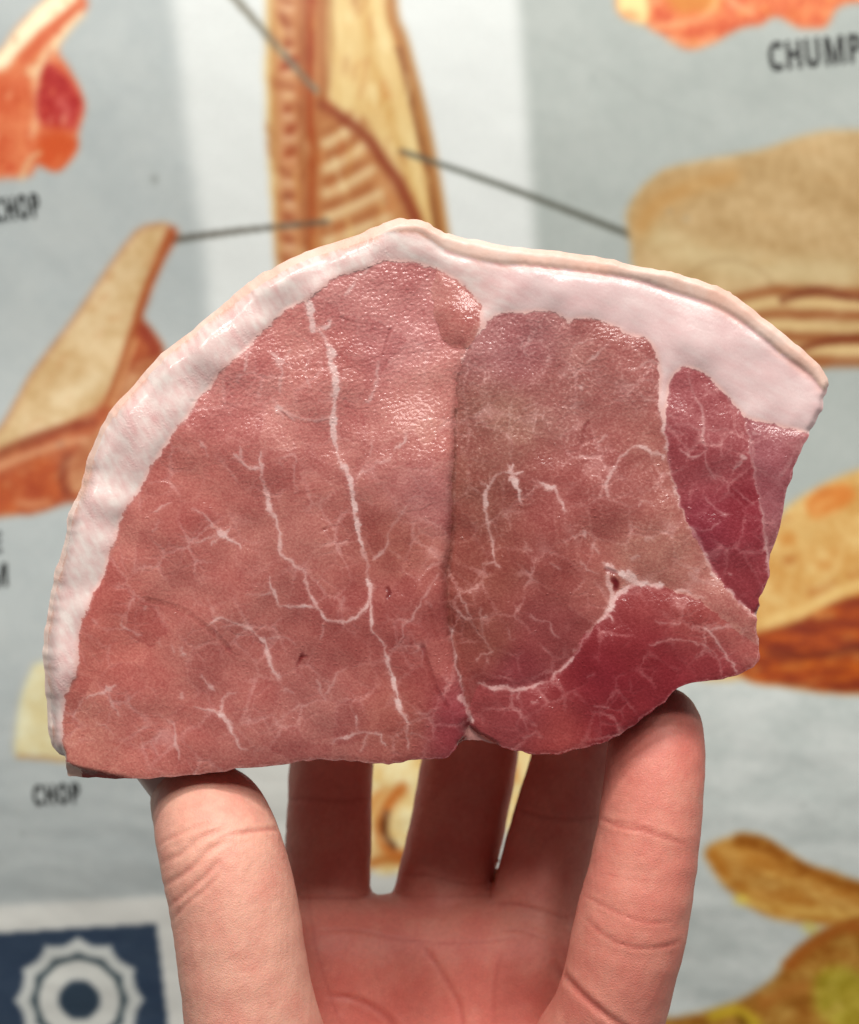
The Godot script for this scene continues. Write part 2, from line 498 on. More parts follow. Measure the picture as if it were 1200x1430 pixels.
	for i in PW * PH:
		if pid[i] >= 6 and pid[i] <= 15:
			pr[i] = (pr[i] - 0.60) * 1.14 + 0.59
			pg[i] = (pg[i] - 0.56) * 1.20 + 0.555
			pb[i] = (pb[i] - 0.50) * 1.12 + 0.505
	var bytes := PackedByteArray()
	bytes.resize(PW * PH * 3)
	for i in PW * PH:
		var g := 1.0 + 0.02 * pn2.get_noise_2d((i % PW) * 1.7, (i / PW) * 1.7)
		bytes[i * 3] = int(clampf(pr[i] * g, 0, 1) * 255.0)
		bytes[i * 3 + 1] = int(clampf(pg[i] * g, 0, 1) * 255.0)
		bytes[i * 3 + 2] = int(clampf(pb[i] * g, 0, 1) * 255.0)
	var img := Image.create_from_data(PW, PH, false, Image.FORMAT_RGB8, bytes)
	var mat := StandardMaterial3D.new()
	mat.resource_name = "printed_vinyl"
	mat.albedo_texture = ImageTexture.create_from_image(img)
	mat.albedo_color = Color(1, 1, 1)
	mat.texture_repeat = false
	mat.roughness = 0.5
	mat.metallic_specular = 0.4

	# the sheet, cut along the printed pictures
	var step := 4
	var gw := (PW - 1) / step + 1
	var gh := (PH - 1) / step + 1
	var v := PackedVector3Array()
	var uv := PackedVector2Array()
	for j in gh:
		for i in gw:
			var px := PX0 + i * step * 2.0
			var py := PY0 + j * step * 2.0
			v.append(chart_point(px, py))
			uv.append(Vector2(float(i * step) / PW, float(j * step) / PH))
	var tris := {}
	var all := PackedInt32Array()
	for j in gh - 1:
		for i in gw - 1:
			var a := j * gw + i
			var q := PackedInt32Array([a, a + 1, a + gw + 1, a, a + gw + 1, a + gw])
			all.append_array(q)
			var id := pid[mini(PH - 1, j * step + step / 2) * PW + mini(PW - 1, i * step + step / 2)]
			if not tris.has(id):
				tris[id] = PackedInt32Array()
			tris[id].append_array(q)
	var n := smooth_normals(v, all)
	var base := P(600, 715 + 1100, -0.30)
	var root := Node3D.new()
	root.name = "butcher_chart"
	root.position = base
	add_child(root)
	tag(root, "large printed butcher's wall chart of meat cuts, grey and white panels", "poster")
	var names := {0: ["white_panel", ""], 1: ["grey_panel", "grey printed panel at the left"], 2: ["grey_panel", "grey printed panel at the right"],
		3: ["pointer_line", ""], 4: ["pointer_line", ""], 5: ["pointer_line", ""], 6: ["carcass_picture", "printed hanging carcass with spine and ribs"],
		7: ["chop_picture", "printed chop with a dark red eye"], 8: ["chop_picture", "printed orange chop above the word CHUMP"], 9: ["belly_picture", "printed beige skin-on piece with brown layers"],
		10: ["leg_picture", "printed beige piece with an orange brown underside"], 11: ["rack_picture", "printed skin-on rack with brown cut edge"], 12: ["cutlet_picture", "printed cream piece half hidden by the pork"],
		13: ["shank_picture", "printed cream piece with a brown ring seen between the fingers"], 14: ["trotter_picture", "printed golden brown pointed piece"], 15: ["trotter_picture", "printed yellow brown piece in the lower corner"],
		16: ["badge_border", "white border round the navy badge"], 17: ["badge", "navy square badge"], 18: ["rosette", "white twelve-pointed rosette"]}
	for id in tris:
		var o := add(names[id][0], part_mesh(tris[id], v, n, uv, mat, base), root)
		tag(o, names[id][1])
	# back of the sheet
	var bm := BoxMesh.new()
	bm.size = Vector3(0.44, 0.50, 0.0012)
	var pm := StandardMaterial3D.new()
	pm.albedo_color = Color(0.85, 0.85, 0.83)
	pm.roughness = 0.6
	bm.material = pm
	add("backing_sheet", bm, root).position = Vector3(0, 0.306, -0.0085)

	# lettering
	letters(root, base, "CHOP", 24.0, 291.0, 32.0, -7.0, 0.56)
	letters(root, base, "CHUMP", 1134.0, 78.0, 38.0, -6.0, 0.70)
	letters(root, base, "CHOP", 84.0, 1105.0, 27.0, -4.0, 0.66)
	letters(root, base, "E", -4.0, 757.0, 29.0, -4.0, 0.8)
	letters(root, base, "M", 0.0, 803.0, 32.0, -4.0, 0.8)

func rosette(cx: float, cy: float, r0: float, r1: float, c: Color, id: int) -> void:
	var p := PackedVector2Array()
	for k in 96:
		var a := TAU * k / 96.0
		var t := absf(fposmod(k / 8.0 + 0.5, 1.0) - 0.5) * 2.0
		var r := lerpf(r0, r1, sqrt(t))
		p.append(Vector2(cx + sin(a) * r, cy - cos(a) * r))
	paint(p, c, 3.0, 1.0, null, 1.0, 1.0, id)

func letters(root: Node3D, base: Vector3, text: String, px: float, py: float, cap: float, tilt: float, squeeze: float) -> void:
	var f := SystemFont.new()
	f.font_names = PackedStringArray(["Droid Sans"])
	f.font_weight = 700
	var k := S * (D + 0.30) / D
	var tm := TextMesh.new()
	tm.text = text
	tm.font = f
	tm.font_size = 64
	tm.pixel_size = cap * k / 46.0
	tm.depth = 0.0003
	var ink := StandardMaterial3D.new()
	ink.albedo_color = C(16, 20, 20)
	ink.roughness = 0.5
	tm.material = ink
	var o := add("lettering", tm, root)
	tag(o, "black printed lettering " + text)
	var a := chart_point(px, py, 0.0006)
	var dx := (chart_point(px + 30, py) - chart_point(px - 30, py)).normalized()
	var dy := (chart_point(px, py - 20) - chart_point(px, py + 20)).normalized()
	var b := Basis(dx, dy, dx.cross(dy).normalized())
	o.transform = Transform3D(b * Basis(Vector3(0, 0, 1), deg_to_rad(-tilt)) * Basis.from_scale(Vector3(squeeze, 1, 1)), a - base)

# ------------------------------------------------------------------ the hand
var hx0: Vector3
var hn := Vector3i()
var cell := 0.001
var field: PackedFloat32Array
var bones := []            # [a, b, ra, rb, colour]

func chain(t: Array, col: Color, k: float, kj: float) -> void:
	# one finger: its own field first, so that neighbours stay apart, then joined to the whole
	var p := []
	var m0 := t.size()
	for i in m0 - 1:
		var f := [t[maxi(i - 1, 0)], t[i], t[i + 1], t[mini(i + 2, m0 - 1)]]
		for s in 3:
			var u := s / 3.0
			var w := []
			for e in 4:
				var f0: float = f[0][e]
				var f1: float = f[1][e]
				var f2: float = f[2][e]
				var f3: float = f[3][e]
				w.append(0.5 * (2.0 * f1 + (f2 - f0) * u + (2.0 * f0 - 5.0 * f1 + 4.0 * f2 - f3) * u * u + (3.0 * f1 - f0 - 3.0 * f2 + f3) * u * u * u))
			p.append([P(w[0], w[1], w[2] * 0.001), w[3] * 0.001])
	p.append([P(t[m0 - 1][0], t[m0 - 1][1], t[m0 - 1][2] * 0.001), t[m0 - 1][3] * 0.001])
	var lo := Vector3(1e9, 1e9, 1e9)
	var hi := -lo
	for q in p:
		lo = lo.min(q[0] - Vector3.ONE * (q[1] + 0.008))
		hi = hi.max(q[0] + Vector3.ONE * (q[1] + 0.008))
	var i0 := Vector3i(((lo - hx0) / cell).floor()).clamp(Vector3i.ZERO, hn - Vector3i.ONE)
	var i1 := Vector3i(((hi - hx0) / cell).ceil()).clamp(Vector3i.ZERO, hn - Vector3i.ONE)
	var m := i1 - i0 + Vector3i.ONE
	var g := PackedFloat32Array()
	g.resize(m.x * m.y * m.z)
	g.fill(1.0)
	for s in p.size() - 1:
		var a: Vector3 = p[s][0]
		var b: Vector3 = p[s + 1][0]
		var ra: float = p[s][1]
		var rb: float = p[s + 1][1]
		bones.append([a, b, ra, rb, col])
		var pad := Vector3.ONE * (maxf(ra, rb) + 0.007)
		var l0 := Vector3i(((a.min(b) - pad - hx0) / cell).floor()).clamp(i0, i1)
		var l1 := Vector3i(((a.max(b) + pad - hx0) / cell).ceil()).clamp(i0, i1)
		var ab := b - a
		var inv := 1.0 / ab.length_squared()
		for z in range(l0.z, l1.z + 1):
			for y in range(l0.y, l1.y + 1):
				var row := ((z - i0.z) * m.y + (y - i0.y)) * m.x - i0.x
				for x in range(l0.x, l1.x + 1):
					var q := hx0 + Vector3(x, y, z) * cell - a
					var u := clampf(q.dot(ab) * inv, 0.0, 1.0)
					var d := (q - ab * u).length() - ra - (rb - ra) * u
					var e := g[row + x]
					var hk := maxf(k - absf(d - e), 0.0) / k
					g[row + x] = minf(d, e) - hk * hk * k * 0.25
	for z in range(i0.z, i1.z + 1):
		for y in range(i0.y, i1.y + 1):
			var row := ((z - i0.z) * m.y + (y - i0.y)) * m.x - i0.x
			var big := (z * hn.y + y) * hn.x
			for x in range(i0.x, i1.x + 1):
				var d := g[row + x]
				if d < 0.5:
					var e := field[big + x]
					var hk := maxf(kj - absf(d - e), 0.0) / kj
					field[big + x] = minf(d, e) - hk * hk * kj * 0.25

func surface_net() -> Array:
	var nx := hn.x
	var ny := hn.y
	var nz := hn.z
	var idx := PackedInt32Array()
	idx.resize(nx * ny * nz)
	idx.fill(-1)
	var v := PackedVector3Array()
	var sy := nx
	var sz := nx * ny
	var corner := PackedInt32Array([0, 1, sy, sy + 1, sz, sz + 1, sz + sy, sz + sy + 1])
	var ea := PackedInt32Array([0, 2, 4, 6, 0, 1, 4, 5, 0, 1, 2, 3])
	var eb := PackedInt32Array([1, 3, 5, 7, 2, 3, 6, 7, 4, 5, 6, 7])
	for z in nz - 1:
		for y in ny - 1:
			for x in nx - 1:
				var i := z * sz + y * sy + x
				if field[i] > 0.003 or field[i] < -0.003:
					continue
				var s := 0
				for c in 8:
					if field[i + corner[c]] < 0.0:
						s += 1
				if s == 0 or s == 8:
					continue
				var sum := Vector3.ZERO
				var cnt := 0
				for e in 12:
					var fa := field[i + corner[ea[e]]]
					var fb := field[i + corner[eb[e]]]
					if (fa < 0.0) != (fb < 0.0):
						var t := fa / (fa - fb)
						var pa := Vector3(ea[e] & 1, (ea[e] >> 1) & 1, ea[e] >> 2)
						var pb2 := Vector3(eb[e] & 1, (eb[e] >> 1) & 1, eb[e] >> 2)
						sum += pa.lerp(pb2, t)
						cnt += 1
				idx[i] = v.size()
				v.append(hx0 + (Vector3(x, y, z) + sum / cnt) * cell)
	var tri := PackedInt32Array()
	for z in range(1, nz - 1):
		for y in range(1, ny - 1):
			for x in range(1, nx - 1):
				var i := z * sz + y * sy + x
				var f := field[i]
				if f > 0.003 or f < -0.003:
					continue
				for ax in 3:
					var st := 1 if ax == 0 else (sy if ax == 1 else sz)
					var g := field[i + st]
					if (f < 0.0) == (g < 0.0):
						continue
					var u := sy if ax == 0 else (sz if ax == 1 else 1)
					var w := sz if ax == 0 else (1 if ax == 1 else sy)
					var a := idx[i]
					var b := idx[i - u]
					var c := idx[i - u - w]
					var d := idx[i - w]
					if a < 0 or b < 0 or c < 0 or d < 0:
						continue
					if f < 0.0:
						tri.append_array([a, c, b, a, d, c])
					else:
						tri.append_array([a, b, c, a, c, d])
	return [v, tri]

func build_hand() -> void:
	hx0 = Vector3(-0.075, 0.985, -0.086)
	hn = Vector3i(int(0.142 / cell), int(0.330 / cell), int(0.112 / cell))
	field.resize(hn.x * hn.y * hn.z)
	field.fill(1.0)
	var pale := lin(228, 168, 148)
	var pink := lin(218, 140, 124)
	var red := lin(214, 136, 120)
	var palm := lin(214, 122, 108)
	# palm: bones of the hand below the fingers, wrist and forearm
	chain([[566, 3300, -38, 31], [562, 2560, -34, 27], [556, 2150, -32, 25], [556, 1960, -32, 23]], pale, 0.0015, 0.010)
	chain([[520, 1960, -32, 20], [482, 1640, -40, 14], [452, 1345, -50, 11.5]], palm, 0.0015, 0.014)
	chain([[545, 1960, -34, 20], [575, 1640, -44, 13], [612, 1345, -54, 11.5]], palm, 0.0015, 0.014)
	chain([[590, 1960, -34, 20], [660, 1640, -40, 13], [738, 1350, -49, 11]], palm, 0.0015, 0.014)
	chain([[640, 1960, -30, 18], [765, 1680, -24, 15.5], [830, 1480, -17, 12]], palm, 0.0015, 0.012)
	chain([[440, 1330, -50, 11], [600, 1328, -53, 11], [752, 1336, -48, 10.5]], palm, 0.0015, 0.008)
	# thumb
	chain([[500, 1900, -30, 20], [424, 1690, -16, 16.8], [378, 1530, -6, 13.4], [347, 1400, -3.5, 11.7], [327, 1260, -4, 11.3], [306, 1180, -6, 10.8], [292, 1142, -11, 9.9], [264, 1114, -20, 7.4]], pale, 0.0015, 0.007)
	# fingers: index, middle, ring behind the slice, little finger under its right end
	chain([[452, 1345, -50, 10.5], [455, 1262, -55, 9.6], [460, 1150, -60, 9.2], [464, 1060, -62, 9.1], [478, 960, -54, 8.4], [490, 890, -43, 7.8], [498, 850, -35.5, 7.2]], red, 0.0012, 0.0016)
	chain([[608, 1345, -54, 11], [616, 1255, -58, 10.3], [640, 1150, -64, 10.4], [658, 1050, -66, 10.4], [678, 930, -56, 9.0], [690, 840, -44, 8.2], [694, 800, -36, 7.6]], red, 0.0012, 0.0016)
	chain([[735, 1345, -49, 10.6], [750, 1262, -52, 10.0], [778, 1150, -56, 9.6], [802, 1050, -58, 8.8], [814, 950, -50, 8.3], [818, 880, -41, 8.0], [820, 850, -35.5, 7.4]], pink, 0.0012, 0.0016)
	chain([[832, 1490, -15, 11.6], [858, 1390, -10, 10.2], [883, 1285, -8, 10.2], [907, 1160, -9, 9.4], [915, 1060, -12, 9.0], [921, 1016, -16, 8.1]], red, 0.0012, 0.005)
	var net := surface_net()
	var v: PackedVector3Array = net[0]
	var tri: PackedInt32Array = net[1]
	# one subdivision, so that creases have room
	var n := smooth_normals(v, tri)
	var mid := {}
	var fine := PackedInt32Array()
	var total := v.size()
	for t in range(0, tri.size(), 3):
		var m := PackedInt32Array()
		for e in 3:
			var a := tri[t + e]
			var b := tri[t + (e + 1) % 3]
			var key := mini(a, b) * 1000000 + maxi(a, b)
			if not mid.has(key):
				mid[key] = v.size()
				var pm := (v[a] + v[b]) * 0.5
				var half := (v[b] - v[a]) * 0.5
				# lift the midpoint onto the rounded surface
				var bend := (n[a].dot(half) - n[b].dot(half)) * 0.25
				var nm := (n[a] + n[b]).normalized()
				v.append(pm + nm * bend)
				n.append(nm)
			m.append(mid[key])
		fine.append_array([tri[t], m[0], m[2], tri[t + 1], m[1], m[0], tri[t + 2], m[2], m[1], m[0], m[1], m[2]])
	n = smooth_normals(v, fine)
	# skin: creases, fine wrinkles, blotches
	var creases := [
		["838,1142 850,1148 872,1155 900,1160 925,1168 955,1178", 5.0, 0.42, 1.0], ["860,1146 885,1150 910,1158", 3.0, 0.2, 0.7],
		["815,1250 840,1263 870,1278 905,1288 935,1288", 4.0, 0.28, 0.8], ["820,1284 836,1300 862,1316 895,1324 930,1322 948,1314", 4.5, 0.34, 0.9],
		["850,1304 880,1312 910,1316", 3.0, 0.16, 0.6], ["884,1190 905,1198 925,1206", 3.0, 0.12, 0.4], ["845,1220 880,1228 910,1230", 3.0, 0.1, 0.5],
		["776,1346 796,1372 820,1396 850,1420 880,1440", 7.0, 1.0, 1.0],
		["330,1163 355,1160 380,1158 398,1160", 5.0, 0.45, 1.0], ["300,1172 325,1165 345,1163", 3.5, 0.2, 0.4],
		["228,1204 250,1194 268,1180 285,1168 310,1160", 6.0, 0.55, 0.25], ["232,1236 255,1222 275,1206 292,1188 312,1176", 6.5, 0.7, 0.3],
		["240,1264 262,1246 285,1226 305,1204", 5.5, 0.5, 0.25], ["243,1284 262,1262 285,1244 300,1228", 5.0, 0.35, 0.2], ["224,1178 245,1168 262,1160 290,1150", 5.0, 0.35, 0.2],
		["415,1254 450,1254 500,1253 515,1250", 5.0, 0.4, 0.8], ["395,1118 430,1116 470,1118 520,1116", 5.0, 0.3, 0.7], ["560,1222 600,1222 650,1234 690,1232", 4.0, 0.3, 0.7], ["556,1250 610,1252 680,1250", 4.0, 0.2, 0.5],
		["690,1262 720,1262 750,1270 790,1282", 4.5, 0.35, 0.8], ["720,1128 750,1138 790,1144 836,1142", 4.5, 0.3, 0.7], ["700,1300 730,1300 760,1312", 4.0, 0.2, 0.5],
		["460,1390 500,1396 540,1420 560,1450", 6.0, 0.7, 0.9], ["590,1320 612,1350 640,1400 650,1450", 6.0, 0.5, 0.8], ["440,1302 500,1300 560,1312 640,1318 720,1310", 4.0, 0.2, 0.5], ["700,1330 690,1380 690,1430", 5.0, 0.3, 0.5],
		["430,1230 437,1300 452,1360 480,1440", 4.0, 0.0, 0.6]]
	var cr := []
	for c in creases:
		cr.append([curve(pts(c[0]), false, 6), c[1] * 0.9, c[2] * 0.0004, c[3]])
	var boxes := []
	for c in cr:
		var lo := Vector2(1e9, 1e9)
		var hi := -lo
		for q in c[0]:
			lo = lo.min(q)
			hi = hi.max(q)
		boxes.append(Rect2(lo - Vector2.ONE * 14, hi - lo + Vector2.ONE * 28))
	var nb := noise(31, 0.011, 3)
	var nf := noise(32, 0.0022, 3)
	var nw := noise(33, 0.02, 2)
	var col := PackedColorArray()
	col.resize(v.size())
	var thumb_tip := P(305, 1160, -0.006)
	var flush := lin(200, 96, 88)
	for i in v.size():
		var p := v[i]
		var sum := Color(0, 0, 0)
		var ws := 1e-9
		for b in bones:
			var a: Vector3 = b[0]
			var ab: Vector3 = b[1] - a
			var u := clampf((p - a).dot(ab) / ab.length_squared(), 0.0, 1.0)
			var d := (p - a - ab * u).length() - lerpf(b[2], b[3], u)
			if d < 0.012:
				var w := exp(-maxf(d, -0.002) * 380.0)
				sum += b[4] * w
				ws += w
		var c := sum / ws
		c.a = 1.0
		var k := D / (D - p.z)
		var q := Vector2(600.0 + p.x * k / S, 715.0 - (p.y - YC) * k / S)
		# warmth of the finger pads and the palm, in blotches
		var blot := nb.get_noise_3dv(p) * 0.6 + nf.get_noise_3dv(p) * 0.25
		c = c.lerp(flush, clampf(0.08 + 0.6 * blot, 0.0, 0.45))
		if p.x > P(840, 0, -0.012).x and p.y > P(0, 1140, -0.012).y:
			c = c.lerp(flush, 0.35 * sstep(1150.0, 1010.0, q.y))
		if blot < 0.0:
			c = c.lerp(pale, clampf(-blot * 0.5, 0.0, 0.4))
		c = c * (1.0 + 0.10 * nf.get_noise_3dv(p * 2.3))
		c.a = 1.0
		var move := 0.0
		if n[i].z > 0.05:
			for m in cr.size():
				if not boxes[m].has_point(q):
					continue
				var line_p: PackedVector2Array = cr[m][0]
				var best := 1e9
				var bu := 0.0
				for s in line_p.size() - 1:
					var cp := Geometry2D.get_closest_point_to_segment(q, line_p[s], line_p[s + 1])
					var dd := cp.distance_to(q)
					if dd < best:
						best = dd
						bu = (s + 0.5) / line_p.size()
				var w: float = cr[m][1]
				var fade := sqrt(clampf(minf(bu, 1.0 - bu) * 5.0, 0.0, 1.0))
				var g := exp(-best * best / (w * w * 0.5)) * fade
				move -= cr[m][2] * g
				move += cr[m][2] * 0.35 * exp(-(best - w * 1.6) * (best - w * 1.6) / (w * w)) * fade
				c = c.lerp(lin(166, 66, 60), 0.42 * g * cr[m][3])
			# slanting wrinkles of the thumb's side
			if q.x < 440.0 and q.y > 1150.0:
				var along := q.x * 0.78 + q.y * 0.62 + nw.get_noise_2d(q.x * 0.0002, q.y * 0.0002) * 30.0
				var fineline := sin(along * 0.62 + 2.0 * nf.get_noise_3dv(p)) * (0.5 + 0.5 * nb.get_noise_3dv(p * 1.7)) + 0.25 * sin(along * 0.27 + 1.5 * nb.get_noise_3dv(p))
				move += 0.000035 * fineline * sstep(430.0, 380.0, q.x)
		move += 0.00003 * nf.get_noise_3dv(p) + 0.00025 * nb.get_noise_3dv(p * 0.8)
		v[i] = p + n[i] * move
		col[i] = c
	n = smooth_normals(v, fine)
	var mat := StandardMaterial3D.new()
	mat.resource_name = "skin"
	mat.vertex_color_use_as_albedo = true
	mat.albedo_color = Color.WHITE
	mat.roughness = 0.5
	mat.metallic_specular = 0.42
	mat.subsurf_scatter_enabled = true
	mat.subsurf_scatter_strength = 0.14
	# pores and skin lines
	var sk := PackedFloat32Array()
	sk.resize(512 * 512)
	var n1 := noise(41, 9.0, 2, FastNoiseLite.TYPE_CELLULAR)
	n1.cellular_return_type = FastNoiseLite.RETURN_DISTANCE2_SUB
	var n2 := noise(42, 5.0, 2)
	for i in 512 * 512:
		var x := i % 512
		var y := i / 512
		sk[i] = 0.5 + 0.3 * n1.get_noise_2d(x, y) + 0.25 * n2.get_noise_2d(x, y)
	mat.heightmap_enabled = true
	mat.heightmap_texture = float_texture(sk, 512, 512)
	mat.heightmap_scale = 0.017
	mat.uv1_triplanar = true
	mat.uv1_scale = Vector3.ONE * 28.0
	var base := P(560, 2560, -0.034)
	for i in v.size():
		v[i] -= base
	var hand := add("hand", array_mesh(v, n, PackedVector2Array(), col, fine, mat), self)
	hand.position = base
	tag(hand, "bare open left hand, fingers up, carrying the raw pork slice on thumb and fingertips", "hand")
	# thumb nail, just showing beside the tip
	var nm := StandardMaterial3D.new()
	nm.albedo_color = C(226, 182, 168)
	nm.roughness = 0.3
	var e0 := P(210, 1128, -0.018)
	var e1 := P(170, 1074, -0.020)
	var along := e1 - e0
	var across := P(258, 1120, -0.010) - e0
	var out := along.cross(across).normalized()
	if out.z < 0:
		out = -out
	var nv := PackedVector3Array()
	var ni := PackedInt32Array()
	for side in 2:
		for j in 9:
			for i in 9:
				var u := i / 8.0
				var w := j / 8.0
				var round := 1.0 - 0.10 * pow(absf(w * 2.0 - 1.0), 3.0)
				nv.append(e0 + along * u * round + across * w + out * (0.0022 * (1.0 - pow(w * 2.0 - 1.0, 2.0)) - 0.0016 - 0.0005 * side))
	for j in 8:
		for i in 8:
			var a := j * 9 + i
			ni.append_array([a, a + 1, a + 10, a, a + 10, a + 9])
			a += 81
			ni.append_array([a, a + 10, a + 1, a, a + 9, a + 10])
	for i in 8:
		for q in [[i, i + 1], [72 + i + 1, 72 + i], [(i + 1) * 9, i * 9], [i * 9 + 8, i * 9 + 17]]:
			ni.append_array([q[1], q[0], q[0] + 81, q[1], q[0] + 81, q[1] + 81])
	for i in nv.size():
		nv[i] -= base
	add("thumb_nail", array_mesh(nv, smooth_normals(nv, ni), PackedVector2Array(), PackedColorArray(), ni, nm), hand)

# ------------------------------------------------------------------ the slice of pork
const MX := 32
const MY := 282
const TW := 1144
const TH := 824
var lab: PackedByteArray
var vein: PackedFloat32Array
var vid: PackedByteArray

func mp(t: String, smooth := false) -> PackedVector2Array:
	var p := pts(t)
	for i in p.size():
		p[i] -= Vector2(MX, MY)
	return curve(p, true, 4) if smooth else p

func stamp(t: String, w0: float, w1: float, strength := 1.0, id := 0, wobble := 0.35) -> void:
	strength *= lerpf(0.68, 1.0, clampf((maxf(w0, w1) - 2.0) / 5.0, 0.0, 1.0))
	var p := curve(pts(t), false, 6)
	var len := 0.0
	for i in p.size() - 1:
		len += p[i].distance_to(p[i + 1])
	var done := 0.0
	for i in p.size() - 1:
		var seg := p[i].distance_to(p[i + 1])
		var n := maxi(1, int(seg * 1.6))
		for s in n:
			var q := p[i].lerp(p[i + 1], float(s) / n)
			var u := (done + seg * s / n) / len
			var j := pn2.get_noise_2d(q.x * 0.16 + w0 * 50.0, q.y * 0.16)
			var w := lerpf(w0, w1, u) * 0.70 * (1.0 + wobble * 2.6 * j)
			q += Vector2(pn2.get_noise_2d(q.x * 0.2, q.y * 0.2 + 300.0), pn2.get_noise_2d(q.x * 0.2 + 300.0, q.y * 0.2)) * 2.4
			var fade := sqrt(clampf(minf(u, 1.0 - u) * 9.0, 0.12, 1.0))
			var r := maxf(0.5, w * 0.5 * fade)
			var cx := q.x - MX
			var cy := q.y - MY
			for y in range(maxi(0, int(cy - r * 1.6 - 5)), mini(TH - 1, int(cy + r * 1.6 + 5)) + 1):
				for x in range(maxi(0, int(cx - r * 1.6 - 5)), mini(TW - 1, int(cx + r * 1.6 + 5)) + 1):
					var d := Vector2(x - cx, y - cy).length()
					var f := strength * (0.86 * sstep(r + 2.1, r - 1.7, d) * (0.86 + 0.6 * j) + 0.13 * sstep(r * 1.6 + 5.0, r, d))
					var k := y * TW + x
					if f > vein[k]:
						vein[k] = f
					if id and d < r + 0.7:
						vid[k] = id
		done += seg

func star(x: float, y: float, r: float, arms: Array, strength := 0.9) -> void:
	stamp("%f,%f %f,%f" % [x - r * 0.3, y - r * 0.2, x + r * 0.3, y + r * 0.2], r * 1.2, r, strength, 0, 0.2)
	for a in arms:
		stamp("%f,%f %f,%f %f,%f" % [x, y, lerpf(x, a[0], 0.5) + r * 0.15, lerpf(y, a[1], 0.5), a[0], a[1]], r * 0.8, 1.2, strength)

# colours of one muscle, spread from spots "x,y r,g b,0"; a small float picture drawn up to size
func spread(t: String) -> PackedFloat32Array:
	var q := pts(t)
	var w := 72
	var h := 52
	var f := PackedFloat32Array()
	f.resize(w * h * 3)
	for y in h:
		for x in w:
			var p := Vector2(MX + TW * (x + 0.5) / w, MY + TH * (y + 0.5) / h)
			var s := Vector3.ZERO
			var ws := 0.0
			for k in range(0, q.size(), 3):
				var d := p.distance_squared_to(q[k]) + 900.0
				var wt := 1.0 / (d * d)
				s += Vector3(q[k + 1].x, q[k + 1].y, q[k + 2].x) * wt
				ws += wt
			s /= ws * 255.0
			f[(y * w + x) * 3] = s.x
			f[(y * w + x) * 3 + 1] = s.y
			f[(y * w + x) * 3 + 2] = s.z
	var im := Image.create_from_data(w, h, false, Image.FORMAT_RGBF, f.to_byte_array())
	im.resize(TW, TH, Image.INTERPOLATE_CUBIC)
	return im.get_data().to_float32_array()

